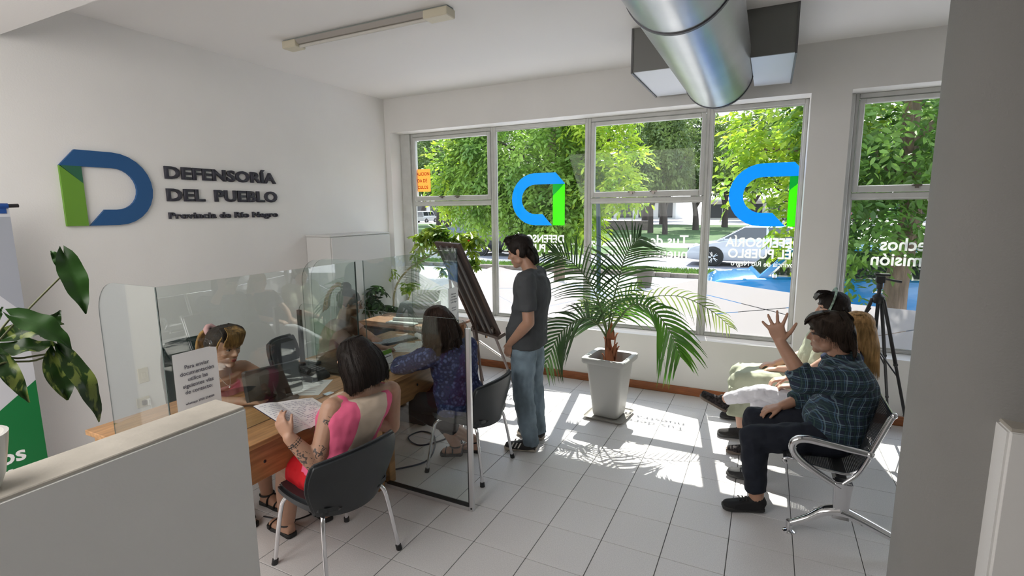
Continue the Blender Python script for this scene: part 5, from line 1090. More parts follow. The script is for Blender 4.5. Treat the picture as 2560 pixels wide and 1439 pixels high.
def plaid():
    m = bpy.data.materials.new('plaid_cloth'); m.use_nodes = True; n = m.node_tree; b = n.nodes['Principled BSDF']; b.inputs['Roughness'].default_value = .85
    tcn = n.nodes.new('ShaderNodeTexCoord'); nz = n.nodes.new('ShaderNodeTexNoise'); nz.inputs['Scale'].default_value = 5; ad = n.nodes.new('ShaderNodeVectorMath'); ad.operation = 'MULTIPLY_ADD'; ad.inputs[1].default_value = (.022, .022, .022)
    n.links.new(tcn.outputs['Object'], nz.inputs[0]); n.links.new(nz.outputs['Color'], ad.inputs[0]); n.links.new(tcn.outputs['Object'], ad.inputs[2]); sp_ = n.nodes.new('ShaderNodeSeparateXYZ'); n.links.new(ad.outputs[0], sp_.inputs[0])
    def m_(op, a, bb, c=None):
        q = n.nodes.new('ShaderNodeMath'); q.operation = op
        for i, v in enumerate((a, bb, c)):
            if v is None: continue
            if isinstance(v, (int, float)): q.inputs[i].default_value = v
            else: n.links.new(v, q.inputs[i])
        return q.outputs[0]
    xy = m_('ADD', sp_.outputs[0], m_('MULTIPLY', sp_.outputs[1], .7)); col = None
    def band(src, per, off, wd): return m_('LESS_THAN', m_('FRACT', m_('ADD', m_('DIVIDE', src, per), off), None), wd)
    def mixc(prev, fac, c, st):
        mx = n.nodes.new('ShaderNodeMix'); mx.data_type = 'RGBA'; n.links.new(m_('MULTIPLY', fac, st), mx.inputs[0])
        if isinstance(prev, tuple): mx.inputs[6].default_value = (*prev, 1)
        else: n.links.new(prev, mx.inputs[6])
        mx.inputs[7].default_value = (*c, 1); return mx.outputs[2]
    c = (.014, .022, .045)
    for src in (sp_.outputs[2], xy):
        c = mixc(c, band(src, .058, .1, .35), (.008, .030, .036), .6); c = mixc(c, band(src, .058, .55, .09), (.22, .33, .38), .45); c = mixc(c, band(src, .058, .72, .06), (.07, .15, .24), .5); c = mixc(c, band(src, .058, .02, .06), (.07, .13, .10), .4)
    n.links.new(c, b.inputs['Base Color']); return m
def floral():
    m = bpy.data.materials.new('floral_cloth'); m.use_nodes = True; n = m.node_tree; b = n.nodes['Principled BSDF']; b.inputs['Roughness'].default_value = .8
    tcn = n.nodes.new('ShaderNodeTexCoord'); vo = n.nodes.new('ShaderNodeTexVoronoi'); vo.inputs['Scale'].default_value = 34; nz = n.nodes.new('ShaderNodeTexNoise'); nz.inputs['Scale'].default_value = 60; nz.inputs['Detail'].default_value = 4
    mt = n.nodes.new('ShaderNodeMath'); mt.operation = 'MULTIPLY'; r = n.nodes.new('ShaderNodeValToRGB'); e = r.color_ramp.elements; e[0].position = .08; e[0].color = (.10, .13, .30, 1); e[1].position = .26; e[1].color = (.012, .02, .075, 1); x = e.new(.45); x.color = (.03, .04, .14, 1); x = e.new(.6); x.color = (.06, .025, .09, 1)
    n.links.new(tcn.outputs['Object'], vo.inputs[0]); n.links.new(tcn.outputs['Object'], nz.inputs[0]); n.links.new(vo.outputs[0], mt.inputs[0]); n.links.new(nz.outputs[0], mt.inputs[1]); n.links.new(mt.outputs[0], r.inputs[0]); n.links.new(r.outputs[0], b.inputs['Base Color']); return m
def jeans():
    return mat('light_denim', (.20, .265, .32), .85, bump=.4, bscale=35, var=.38, vscale=5, bdist=.004)
# ---------------------------------------------------------------- 1 standing man
t = thing('person', 'man standing in a dark grey T-shirt and ripped light jeans, hand in pocket', 'person', (2.76, -1.70, 0))
s = Body(F=(-.985, -.12, 0), pelvis=(2.765, -1.70, .905), chest=(2.815, -1.70, 1.22), neck=(2.805, -1.70, 1.435), hc=(2.712, -1.705, 1.572), hF=(-.93, -.13, -.28), hs=1.04, g=1.10,
         sh=[(2.845, -1.885, 1.375), (2.79, -1.54, 1.375)], el=[(2.888, -1.935, 1.07), (2.78, -1.50, 1.07)], wr=[(2.715, -1.895, .885), (2.68, -1.545, .885)],
         hip=[(2.775, -1.79, .88), (2.765, -1.61, .88)], kn=[(2.775, -1.805, .47), (2.765, -1.585, .47)], an=[(2.845, -1.815, .085), (2.815, -1.585, .085)], toe=[(2.665, -1.855, .028), (2.64, -1.56, .028)])
def tatt(m2):
    pass
body_mesh(s, t, SK1, [((2.715, -1.895, .885), (-.35, .1, -.9), (.3, .9, 0), 1, .5, .05, .95), ((2.68, -1.545, .885), (-.35, -.1, -.9), (.3, -.9, 0), -1, .5, .05, .95)])
s.face(t, HDK, LIP)
b = MB(); b.loft(s.rings(.12, .985, .018, 12, .018)); 
for i in (0, 1): cap(b, s.neck-V((0, 0, .045)), s.sh[i], .066, .068); s.arm(b, i, .018, 0, .74, open1=True)
b.tube([s.neck-V((0, 0, .07)), s.neck+V((.003, 0, .0))], [.085, .070], 20)
b.loft([ring(s.pelvis+V((0, 0, z)), s.L, s.F, .212, .152) for z in (-.07, .0, .08)])
unify(b, 'tshirt', cloth_mat('dark_grey_cotton', (.070, .074, .080), bump=.5), t, .008, 4, .020, .085)
b = MB(); b.loft(s.rings(.0, .30, .010, 5)); 
for i in (0, 1): s.leg(b, i, .020, 0, 1.93, open1=True); chain(b, [s.an[i]+V((-.002, 0, .09)), s.an[i]+V((0, 0, -.03))], [.060, .068], open0=False, open1=True)
unify(b, 'jeans', jeans(), t, .008, 4, .026, .075)
b = MB(); P0 = s.kn[0]+s.F*.062+V((0, 0, .06)); RT = M.Rotation(.1, 3, 'X')
for k in range(5): b.tube([P0+V((.02, -.045, -.018*k)), P0+V((-.014, 0, -.018*k+.004)), P0+V((.02, .045, -.018*k))], .0035, 5)
b.build('denim_tear', mat('torn_threads', (.5, .55, .58), .9), t, kind='stuff')
SNB = mat('sneaker_black', (.022, .020, .020), .6, bump=.2); SOLB = mat('sole_beige', (.42, .37, .31), .7); STR = mat('stripe_white', (.75, .73, .68), .6); SOLK = mat('sole_black', (.02, .02, .02), .6)
for i in (0, 1):
    sh_, h, up, sd, heel = shoe(s, i, 'sneaker', SNB, SOLB, t); sg = 1 if i == 0 else 1
    for sgn in (-1, 1):
        for k in range(3):
            c = heel+h*(.135+.028*k)+sd*sgn*.047; MB().loft([[c+h*x+up*z+sd*sgn*(.0 if z < .02 else -.012) for x, z in ((0, .008), (.011, .008), (-.008, .045), (-.019, .045))], [c+h*x+up*z+sd*sgn*(.004 if z < .02 else -.008) for x, z in ((0, .008), (.011, .008), (-.008, .045), (-.019, .045))]]).build('stripe', STR, sh_, smooth=0)
P, rt = HP(s); b = MB(); b.ball(P(0, -.016, .040), (.082*1.04, .101*1.04, .086*1.04), 22, 14, rt); b.ball(P(0, .052, .088), (.055, .045, .036), 14, 10, rt); b.ball(P(0, -.072, -.02), (.058, .040, .075), 14, 10, rt); b.ball(P(0, -.085, -.065), (.048, .024, .06), 14, 10, rt)
for x in (-1, 1): b.ball(P(x*.066, -.03, .0), (.018, .04, .055), 10, 8, rt); b.ball(P(x*.069, .022, .022), (.010, .018, .04), 10, 8, rt)
locks(b, lambda q, rg: (lambda x: [P(x*.03, .02+.02*rg.random(), .115), P(x*.04, .06, .125+.008*rg.random()), P(x*.045, .088+.01*rg.random(), .105)])(rg.uniform(-1, 1)), 16, 1, .008)
locks(b, lambda q, rg: (lambda x: [P(x*.05, -.09, .0), P(x*.045, -.11, -.06), P(x*.05, -.105+.02*rg.random(), -.125)])(rg.uniform(-1, 1)), 18, 2, .006)
unify(b, 'hair', HDK, t, .006, 3, .005, .02)
strands(lambda q, rg: (lambda x: [P(x*.05, -.08, .05), P(x*.055, -.115, -.03), P(x*.055, -.11+.02*rg.random(), -.12-.02*rg.random())])(rg.uniform(-1, 1)), 90, 31, HDK, t)
strands(lambda q, rg: (lambda x, y: [P(x*.06, y, .112), P(x*.062, y+.02, .125+.008*rg.random()), P(x*.06, y+.035, .124+.012*rg.random())])(rg.uniform(-1, 1), rg.uniform(-.06, .05)), 110, 32, HDK, t)
# ---------------------------------------------------------------- 2 man in plaid shirt
t = thing('person', 'seated man in a blue plaid shirt and dark trousers raising his left hand', 'person', (4.85, -1.75, .43))
s = Body(F=(-1, 0, 0), pelvis=(4.875, -1.75, .545), chest=(4.93, -1.75, .80), neck=(4.885, -1.75, 1.0), hc=(4.795, -1.745, 1.137), hF=(-.97, .12, -.10), hs=1.07, g=1.16,
         sh=[(4.925, -1.945, .925), (4.915, -1.555, .925)], el=[(4.665, -2.035, .915), (4.79, -1.50, .69)], wr=[(4.535, -2.00, 1.115), (4.585, -1.625, .60)],
         hip=[(4.86, -1.86, .52), (4.86, -1.65, .52)], kn=[(4.425, -1.93, .475), (4.43, -1.595, .475)], an=[(4.465, -1.955, .10), (4.46, -1.57, .10)], toe=[(4.30, -2.005, .032), (4.295, -1.545, .032)])
body_mesh(s, t, SK1, [((4.535, -2.00, 1.115), (-.30, 0, .95), (.15, .98, .0), 1, .10, .58, 1.12, 1.0, (.12, .12, .16, .2)), ((4.585, -1.625, .60), (-.95, -.25, -.30), (.0, .1, -1), -1, .45, .14, 1.0, .5)])
s.face(t, HBR, LIP)
b = MB(); b.loft(s.rings(.04, .985, .022, 12, .05)); b.tube([s.neck+V((.0, 0, -.09)), s.neck+V((-.004, 0, .012))], [.125, .088], 22)
for i in (0, 1): cap(b, s.neck-V((0, 0, .055)), s.sh[i], .078, .082)
s.arm(b, 0, .022, 0, 1.18, (.062, .050, .036), open1=True); s.arm(b, 1, .020, 0, 1.72, (.060, .048, .034), open1=True)
PLD = plaid(); unify(b, 'shirt', PLD, t, .009, 4, .034, .09)
b = MB(); c0 = s.el[0].lerp(s.wr[0], .14); c1 = s.el[0].lerp(s.wr[0], .33); b.tube([c0, c1], [.072, .070], 16); unify(b, 'cuff', PLD, t, .007, 2, .008, .05)
b = MB(); nb = s.neck+V((.006, 0, -.01)); b.tube([nb+V((.005, 0, -.06)), nb+V((-.0, 0, .04))], [.098, .076], 18); b.box(nb+V((-.06, 0, -.015)), (.06, .10, .05)); unify(b, 'collar', PLD, t, .006, 2)
b = MB(); b.loft(s.rings(0, .32, .004, 5, .03))
for i in (0, 1): s.leg(b, i, .014, 0, 1.90, open1=True)
unify(b, 'trousers', cloth_mat('navy_trousers', (.014, .017, .026), .8), t, .008, 4, .022, .08)
BSH = mat('shoe_black', (.014, .014, .016), .7, spec=.3, bump=.3, bscale=60)
for i in (0, 1):
    sh_, h, up, sd, heel = shoe(s, i, 'shoe', BSH, SOLK, t)
    for k in range(3): c = heel+h*(.11+.022*k)+up*.062; MB().tube([c-sd*.028-up*.012, c+up*.004, c+sd*.028-up*.012], .004, 6).build('strap', SOLK, sh_)
P, rt = HP(s); b = MB(); k_ = 1.07; b.ball(P(0, -.018, .042), (.088*k_, .106*k_, .090*k_), 22, 14, rt); b.ball(P(0, .055, .075), (.068, .05, .045), 14, 10, rt); b.ball(P(0, -.080, -.03), (.078, .05, .085), 14, 10, rt)
for x in (-1, 1): b.ball(P(x*.072, -.045, .018), (.018, .045, .050), 10, 8, rt)
locks(b, lambda q, rg: (lambda x: [P(x*.05, .02, .125), P(x*.06, .085, .10), P(x*.062, .112, .05+.02*rg.random())])(rg.uniform(-1, 1)), 26, 3, .008)
for x in (-1, 1): locks(b, lambda q, rg, x=x: [P(x*.05, .02-.11*q, .10), P(x*.088, .02-.11*q, .05), P(x*.088, .03-.12*q, .015-.06*q-.02*rg.random())], 14, 4, .007)
locks(b, lambda q, rg: (lambda x: [P(x*.07, -.09, .06), P(x*.085, -.125, -.03), P(x*.075, -.11-.02*rg.random(), -.12)])(rg.uniform(-1, 1)), 26, 5, .008)
unify(b, 'hair', HBR, t, .006, 3, .006, .022)
def side_h(q, rg):
    x = 1 if rg.random() > .5 else -1; y = rg.uniform(-.12, .03); f_x = .05*min(1, max(0, (y+.045)/.05)); return [P(x*.02, y*.7, .130), P(x*.086, y-.004, .07), P(x*.098, y+.008, .02), P(x*.092, y+.004+.03*(rg.random()-.5), -.04-.045*rg.random()+f_x)]
strands(side_h, 260, 33, HBR, t, .0018)
strands(lambda q, rg: (lambda x: [P(x*.05, -.01, .128), P(x*.062, .075, .112), P(x*.068, .112, .062+.02*rg.random())])(rg.uniform(-1, 1)), 120, 34, HBR, t, .0018)
strands(lambda q, rg: (lambda x: [P(x*.06, -.06, .12), P(x*.085, -.125, .03), P(x*.085, -.13, -.06), P(x*.08, -.115, -.13-.03*rg.random())])(rg.uniform(-1, 1)), 160, 35, HBR, t, .0018)
# ---------------------------------------------------------------- 3 woman in white trousers
t = thing('person', 'woman with long blond hair and white trousers sitting cross-legged mid-bench', 'person', (4.9, -1.22, .43))
s = Body(F=(-1, 0, 0), pelvis=(4.87, -1.21, .52), chest=(4.955, -1.22, .79), neck=(4.99, -1.22, .965), hc=(5.0, -1.215, 1.075), hF=(-.98, .1, -.1), hs=1.0, g=.84,
         sh=[(4.99, -1.385, .90), (4.99, -1.055, .90)], el=[(4.84, -1.42, .69), (4.78, -1.03, .70)], wr=[(4.665, -1.26, .63), (4.62, -1.12, .64)],
         hip=[(4.86, -1.30, .50), (4.86, -1.11, .50)], kn=[(4.465, -1.20, .535), (4.455, -1.145, .445)], an=[(4.185, -1.04, .375), (4.42, -1.165, .10)], toe=[(4.045, -1.02, .395), (4.265, -1.175, .032)], flat=(0, 1))
body_mesh(s, t, SK2, [((4.665, -1.26, .63), (-.9, .3, -.2), (0, .1, -1), 1, .8, .08, .92, .5), ((4.62, -1.12, .64), (-.9, -.2, -.2), (0, 0, -1), -1, .6, .08, .92, .5)])
s.face(t, HBR, LIPR)
b = MB(); b.loft(s.rings(.1, .985, .014, 10))
for i in (0, 1): cap(b, s.neck-V((0, 0, .05)), s.sh[i], .045, .055); s.arm(b, i, .012, 0, .6, open1=True)
unify(b, 'blouse', cloth_mat('navy_blouse', (.02, .028, .06)), t, .008, 4, .02, .07)
b = MB(); b.loft(s.rings(0, .30, .006, 5))
for i in (0, 1): s.leg(b, i, .012, 0, 1.88, (.083, .058, .038), open1=True)
unify(b, 'trousers', cloth_mat('white_trousers', (.72, .71, .76), .8, bump=.5), t, .007, 3, .014, .05)
EMB = mat('embroidered_black', (.03, .025, .025), .85, spec=.2, bump=.6, bscale=80, var=.9, vscale=70, bdist=.003)
for i in (0, 1): shoe(s, i, 'slip_on_shoe', EMB, mat('sole_brown', (.12, .09, .07), .6), t, bool(s.flat[i]), .006)
P, rt = HP(s); b = MB(); b.ball(P(0, -.018, .036), (.082, .102, .086), 22, 14, rt); b.ball(P(0, -.085, -.06), (.085, .045, .12), 16, 10, rt); b.ball(P(0, -.09, -.17), (.09, .04, .12), 16, 10, rt)
locks(b, lambda q, rg: (lambda a, r: [P(.07*math.sin(a), -.02-.07*math.cos(a), .06), P(.092*math.sin(a), -.05-.07*math.cos(a), -.05), P(.10*math.sin(a), -.05-.075*math.cos(a), -.16), P(.10*math.sin(a)+.01*r, -.04-.07*math.cos(a), -.28-.03*r)])(-1.9+3.8*q, rg.random()), 44, 6, .009)
unify(b, 'hair', HBL, t, .007, 3, .005, .03)
strands(lambda q, rg: (lambda a, r: [P(.05*math.sin(a), -.02-.05*math.cos(a), .105), P(.092*math.sin(a), -.03-.08*math.cos(a), .02), P(.102*math.sin(a), -.05-.085*math.cos(a), -.10), P(.108*math.sin(a), -.05-.085*math.cos(a), -.20), P(.10*math.sin(a)+.02*(r-.5), -.05-.08*math.cos(a), -.29-.05*r)])(-2+4*q, rg.random()), 330, 36, HBL, t, .0019)
# ---------------------------------------------------------------- 4 woman in sage dress
t = thing('person', 'seated woman in a pale sage green dress with a patterned headband, nearest the window', 'person', (4.8, -.68, .43))
s = Body(F=(-1, 0, 0), pelvis=(4.80, -.675, .52), chest=(4.88, -.68, .80), neck=(4.92, -.68, .98), hc=(4.915, -.67, 1.115), hF=(-.99, -.05, -.05), hs=1.05, g=1.05,
         sh=[(4.92, -.865, .92), (4.92, -.495, .92)], el=[(4.83, -.92, .68), (4.80, -.43, .68)], wr=[(4.58, -.76, .60), (4.56, -.60, .60)],
         hip=[(4.79, -.77, .50), (4.79, -.58, .50)], kn=[(4.30, -.80, .455), (4.29, -.52, .455)], an=[(4.335, -.865, .09), (4.325, -.47, .09)], toe=[(4.175, -.875, .03), (4.165, -.465, .03)])
body_mesh(s, t, SK2, [((4.58, -.76, .60), (-.9, .3, -.2), (0, .1, -1), 1, .5, .08, .92, .5), ((4.56, -.60, .60), (-.9, -.2, -.1), (0, 0, -1), -1, .5, .08, .92, .5)])
s.face(t, HDK, LIPR)
b = MB(); b.loft(s.rings(.0, .97, .022, 12, .02))
for i in (0, 1): cap(b, s.neck-V((0, 0, .06)), s.sh[i], .066, .072); s.arm(b, i, .028, 0, .85, (.058, .05, .03)); s.leg(b, i, .026, 0, 1.62, (.088, .066, .052), open1=True)
kk = [s.kn[0], s.kn[1]]; b.loft([[s.hip[0]+V((0, -.08, -.03)), s.hip[0]+V((0, -.05, .10)), s.hip[1]+V((0, .05, .10)), s.hip[1]+V((0, .08, -.03))], [kk[0]+V((0, -.085, -.03)), kk[0]+V((0, -.04, .085)), kk[1]+V((0, .04, .085)), kk[1]+V((0, .085, -.03))], [kk[0]+V((-.085, -.08, -.06)), kk[0]+V((-.085, -.04, -.02)), kk[1]+V((-.085, .04, -.02)), kk[1]+V((-.085, .08, -.06))]])
lo = [V((4.30, -.80, .46)), V((4.29, -.52, .46))]; b.loft([[V((4.215, -.90, .44)), V((4.40, -.92, .42)), V((4.40, -.42, .42)), V((4.205, -.43, .44))], [V((4.215, -.92, .20)), V((4.44, -.93, .20)), V((4.43, -.42, .20)), V((4.205, -.42, .20))]])
unify(b, 'dress', cloth_mat('sage_cloth', (.40, .42, .31), .85, bump=.6), t, .009, 5, .022, .09)
WOV = mat('woven_black', (.028, .026, .026), .85, spec=.2, bump=1.0, bscale=90, bdist=.004)
for i in (0, 1): shoe(s, i, 'woven_shoe', WOV, SOLK, t, True, .006)
P, rt = HP(s); b = MB(); b.ball(P(0, -.016, .042), (.090, .108, .088), 22, 14, rt); b.ball(P(0, -.085, -.02), (.07, .04, .07), 14, 10, rt); b.ball(P(0, .05, .08), (.06, .045, .035), 12, 8, rt)
for x in (-1, 1): b.ball(P(x*.074, -.02, .0), (.018, .05, .05), 10, 8, rt)
locks(b, lambda q, rg: (lambda x: [P(x*.05, .03, .115), P(x*.07, .085, .105), P(x*.06, .115, .06+.02*rg.random())])(rg.uniform(-1, 1)), 22, 7, .009)
unify(b, 'hair', HDK, t, .006, 3, .006, .02)
strands(lambda q, rg: (lambda x, y: [P(x*.06, y, .12), P(x*.072, y+.035, .122), P(x*.075, y+.062, .080+.02*rg.random())])(rg.uniform(-1, 1), rg.uniform(0, .05)), 150, 37, HDK, t, .002)
b = MB(); b.tube([P(.094*math.sin(a)*1.0, -.016-.0+.012+.02*0, .042+0) if False else P(.096*math.cos(a), .012-.035*math.sin(a), .045+.098*math.sin(a)) for a in [i*PI/12-.5 for i in range(17)]], .016, 8, flat=.45); b.build('headband', mat('headband_print', (.20, .28, .22), .8, var=.9, vscale=45), t, smooth=60)
# ---------------------------------------------------------------- 5 woman with the notebook
t = thing('person', 'woman seen from behind in pink and cream top and red skirt, reading a notebook', 'person', (2.42, -3.4, .43))
s = Body(F=(-.97, .20, 0), pelvis=(2.40, -3.385, .52), chest=(2.44, -3.30, .76), neck=(2.455, -3.235, .925), hc=(2.395, -3.205, 1.07), hF=(-.90, -.10, -.42), hs=1.08, g=1.2,
         sh=[(2.425, -3.42, .865), (2.505, -3.045, .85)], el=[(2.415, -3.535, .60), (2.45, -2.985, .60)], wr=[(2.325, -3.615, .765), (2.37, -3.20, .74)],
         hip=[(2.37, -3.47, .50), (2.40, -3.29, .50)], kn=[(2.075, -3.435, .475), (2.05, -3.24, .47)], an=[(1.985, -3.405, .09), (2.06, -3.19, .09)], toe=[(1.845, -3.385, .03), (1.93, -3.15, .03)])
SKT = skin('skin_tattooed', (.46, .265, .18)); n = SKT.node_tree; bs = n.nodes['Principled BSDF']
tcn = n.nodes.new('ShaderNodeTexCoord'); prev = bs.inputs['Base Color'].links[0].from_socket; tl_ = V((2.42, -3.4, .43))
for (px_, py_, pz_, r_t) in ((2.445, -3.465, .82, .034), (2.43, -3.57, .60, .045), (2.40, -3.60, .65, .05), (2.36, -3.64, .71, .035), (2.45, -3.54, .68, .035)):
    vd = n.nodes.new('ShaderNodeVectorMath'); vd.operation = 'DISTANCE'; n.links.new(tcn.outputs['Object'], vd.inputs[0]); vd.inputs[1].default_value = (px_, py_, pz_)
    nz = n.nodes.new('ShaderNodeTexNoise'); nz.inputs['Scale'].default_value = 42; nz.inputs['Distortion'].default_value = 1.5; n.links.new(tcn.outputs['Object'], nz.inputs[0])
    lt = n.nodes.new('ShaderNodeMath'); lt.operation = 'LESS_THAN'; lt.inputs[1].default_value = r_t; n.links.new(vd.outputs['Value'], lt.inputs[0]); g2 = n.nodes.new('ShaderNodeMath'); g2.operation = 'GREATER_THAN'; g2.inputs[1].default_value = .55; n.links.new(nz.outputs[0], g2.inputs[0])
    ml = n.nodes.new('ShaderNodeMath'); ml.operation = 'MULTIPLY'; n.links.new(lt.outputs[0], ml.inputs[0]); n.links.new(g2.outputs[0], ml.inputs[1]); m2_ = n.nodes.new('ShaderNodeMath'); m2_.operation = 'MULTIPLY'; m2_.inputs[1].default_value = .85; n.links.new(ml.outputs[0], m2_.inputs[0])
    mx = n.nodes.new('ShaderNodeMix'); mx.data_type = 'RGBA'; n.links.new(m2_.outputs[0], mx.inputs[0]); n.links.new(prev, mx.inputs[6]); mx.inputs[7].default_value = (.035, .04, .045, 1); prev = mx.outputs[2]
n.links.new(prev, bs.inputs['Base Color'])
body_mesh(s, t, SKT, [((2.325, -3.615, .765), (-.50, -.12, .85), (-.3, .9, .1), 1, .55, .1, .95, .5), ((2.37, -3.20, .74), (-.6, -.35, .6), (.2, -.9, .1), -1, .5, .1, .95, .5)])
s.face(t, HDK, LIPR)
TP = mat('pink_cream_cloth', (.62, .50, .39), .85, bump=.35, bscale=26, bdist=.005); n = TP.node_tree; bs = n.nodes['Principled BSDF']; tcn = n.nodes.new('ShaderNodeTexCoord'); sx_ = n.nodes.new('ShaderNodeSeparateXYZ'); n.links.new(tcn.outputs['Object'], sx_.inputs[0])
# side panels pink: coordinate across the back beyond a curved seam
def mth(op, a, bb): 
    q = n.nodes.new('ShaderNodeMath'); q.operation = op
    for i, v in enumerate((a, bb)):
        if isinstance(v, (int, float)): q.inputs[i].default_value = v
        elif v is not None: n.links.new(v, q.inputs[i])
    return q.outputs[0]
# seam narrows from the shoulders to the waist
across = mth('SUBTRACT', mth('ADD', sx_.outputs[1], mth('MULTIPLY', sx_.outputs[0], -.2)), mth('MULTIPLY', sx_.outputs[2], .47))
cc = -3.285-.2*2.48-.47*.83; dz = mth('ABSOLUTE', mth('SUBTRACT', across, cc), None); lim = mth('ADD', mth('MULTIPLY', mth('POWER', mth('MAXIMUM', mth('SUBTRACT', .90, sx_.outputs[2]), 0.0), .8), -.10), .104)
fac = mth('GREATER_THAN', dz, lim); mx = n.nodes.new('ShaderNodeMix'); mx.data_type = 'RGBA'; mx.inputs[6].default_value = (.62, .50, .39, 1); mx.inputs[7].default_value = (.74, .12, .24, 1); n.links.new(fac, mx.inputs[0]); n.links.new(mx.outputs[2], bs.inputs['Base Color'])
b = MB(); b.loft(s.rings(.18, .97, .010, 12)); 
for i in (0, 1): cap(b, s.neck-V((0, 0, .06)), s.sh[i].lerp(s.neck, .28), .040, .046)
unify(b, 'top', TP, t, .007, 4, .012, .07)
b = MB(); b.loft(s.rings(.0, .24, .012, 5))
for i in (0, 1): s.leg(b, i, .016, 0, .62, open1=True)
b.loft([[s.hip[0]+V((0, -.09, -.06)), s.hip[0]+V((0, -.07, .08)), s.hip[1]+V((0, .07, .08)), s.hip[1]+V((0, .09, -.06))], [s.hip[0].lerp(s.kn[0], .6)+V((0, -.08, -.05)), s.hip[0].lerp(s.kn[0], .6)+V((0, -.06, .07)), s.hip[1].lerp(s.kn[1], .6)+V((0, .06, .07)), s.hip[1].lerp(s.kn[1], .6)+V((0, .08, -.05))]])
unify(b, 'skirt', cloth_mat('red_cloth', (.55, .012, .02)), t, .008, 4, .016, .06)
SAN = mat('sandal_black', (.012, .012, .012), .6)
def sandal(s, i, t):
    an, toe = s.an[i], s.toe[i]; d = toe-an; h = V((d.x, d.y, 0)).normalized(); up = V((0, 0, 1)); sd = h.cross(up); heel = an-h*.055; heel.z = 0; tp = V((toe.x, toe.y, 0))+h*.035
    poly = []; out = [(heel.lerp(tp, q), w_) for q, w_ in ((0, .022), (.07, .034), (.35, .034), (.7, .046), (.92, .042), (1, .022))]; poly = [c+sd*w_ for c, w_ in out]+[c-sd*w_ for c, w_ in out[::-1]]
    sl = MB().loft([[p+up*.001 for p in poly], [p+up*.026 for p in poly]]).build('sandal', SAN, t, bev=.004)
    for q, hh, w_ in ((.72, .055, .047), (.42, .075, .040)): c = heel.lerp(tp, q); MB().tube(spl([c-sd*w_+up*.02, c-sd*w_*.8+up*hh*.8, c+up*hh, c+sd*w_*.8+up*hh*.8, c+sd*w_+up*.02], 3), .011, 6, flat=.35).build('strap', SAN, sl, world=True)
    MB().tube([an+V((.042*math.cos(a), .042*math.sin(a), -.012)) for a in [k*PI/8 for k in range(17)]], .006, 6).build('ankle_strap', SAN, sl)
for i in (0, 1): sandal(s, i, t)
P, rt = HP(s); b = MB(); b.ball(P(0, -.022, .036), (.094, .110, .090), 22, 14, rt); b.ball(P(0, -.085, -.05), (.108, .06, .12), 16, 10, rt)
for x in (-1, 1): b.ball(P(x*.086, -.03, -.03), (.030, .06, .10), 10, 8, rt)
def hl(q, rg):
    a = -2.35+4.7*q; r = rg.random(); top = P(.055*math.sin(a), -.03-.05*math.cos(a), .10); m1_ = P(.106*math.sin(a), -.03-.10*math.cos(a), .0); e = P(.122*math.sin(a), -.03-.10*math.cos(a), -.09); w_ = V(e)+V((.0, 0, -.065-.02*r))+(V(e)-V(s.hc)).normalized()*.004
    return [top, m1_, e, w_]
locks(b, hl, 70, 8, .010)
unify(b, 'hair', HDK, t, .007, 4, .003, .03)
strands(hl, 420, 38, HDK, t, .0018, .004, ctr=s.hc, lift=.006)
b = MB(); 
for k, (off, rr) in enumerate(((.03, .030), (.042, .031), (.054, .032))):
    c = V(s.wr[0]).lerp(s.el[0], off/.22); ax = (s.el[0]-s.wr[0]).normalized(); u = ax.cross(V((0, 0, 1))).normalized(); w2 = ax.cross(u)
    if k == 1: 
        for a in range(16): b.ball(c+(u*math.cos(a*PI/8)+w2*math.sin(a*PI/8))*rr*1.08, .0052, 8, 6)
    else: b.tube([c+(u*math.cos(a*PI/8)+w2*math.sin(a*PI/8))*rr*1.06 for a in range(17)], .0035, 6)
b.build('bracelets', mat('bracelet', (.03, .02, .015), .4), t, kind='stuff')
t = thing('notebook', 'open spiral notebook with handwriting held by the woman in pink', 'notebook', (2.27, -3.5, .77))
def pg(name, A, B, A2, B2, sag, mt_, off=0, wr=True):
    A, B, A2, B2 = map(V, (A, B, A2, B2)); nn = (B-A).cross(A2-A).normalized(); nn = nn if nn.z > 0 else -nn
    f = lambda u, v: A.lerp(B, v).lerp(A2.lerp(B2, v), u)+nn*(sag*math.sin(PI*u)+off)
    o = MB().grid(f, 8, 2).build(name, mt_, t, smooth=180)
    if wr:
        b = MB(); rg = random.Random(4)
        for i in range(16):
            v = .93-.053*i; u = .08
            while u < .86:
                l = rg.uniform(.03, .09); 
                if rg.random() < .8: p = f(u, v)+nn*.0012; q = f(min(u+l, .9), v+rg.uniform(-.006, .006))+nn*.0012; w_ = (B-A).normalized()*.0011; b.add([p-w_, q-w_, q+w_, p+w_], [(0, 1, 2, 3)])
                u += l+.02
        b.build('handwriting', INKB, o, smooth=0, kind='stuff')
    return o
INKB = mat('pen_ink', (.30, .31, .42), .7)
LA, LB = V((2.325, -3.575, .77)), V((2.18, -3.695, .937))
RA, RB = V((2.365, -3.33, .80)), V((2.235, -3.375, .88))
SA, SB = V((2.335, -3.485, .768)), V((2.20, -3.575, .918))
pg('page', SA, SB, LA, LB, .014, PAPER); pg('page', SA, SB, RA, RB, .010, PAPER)
pg('cover', SA, SB, LA, LB, .012, mat('cover_blue', (.015, .018, .07), .5), -.006, False); pg('cover', SA, SB, RA, RB, .008, mat('cover_blue2', (.015, .018, .07), .5), -.006, False)
b = MB()
for i in range(24): c = SA.lerp(SB, (i+.5)/24)-V((0, 0, .004)); b.tube([c+V((0, .006*math.cos(a), .006*math.sin(a))) for a in [k*PI/4 for k in range(8)]], .0009, 4)
b.build('spiral', mat('spiral_white', (.6, .6, .65), .4), t, kind='stuff')
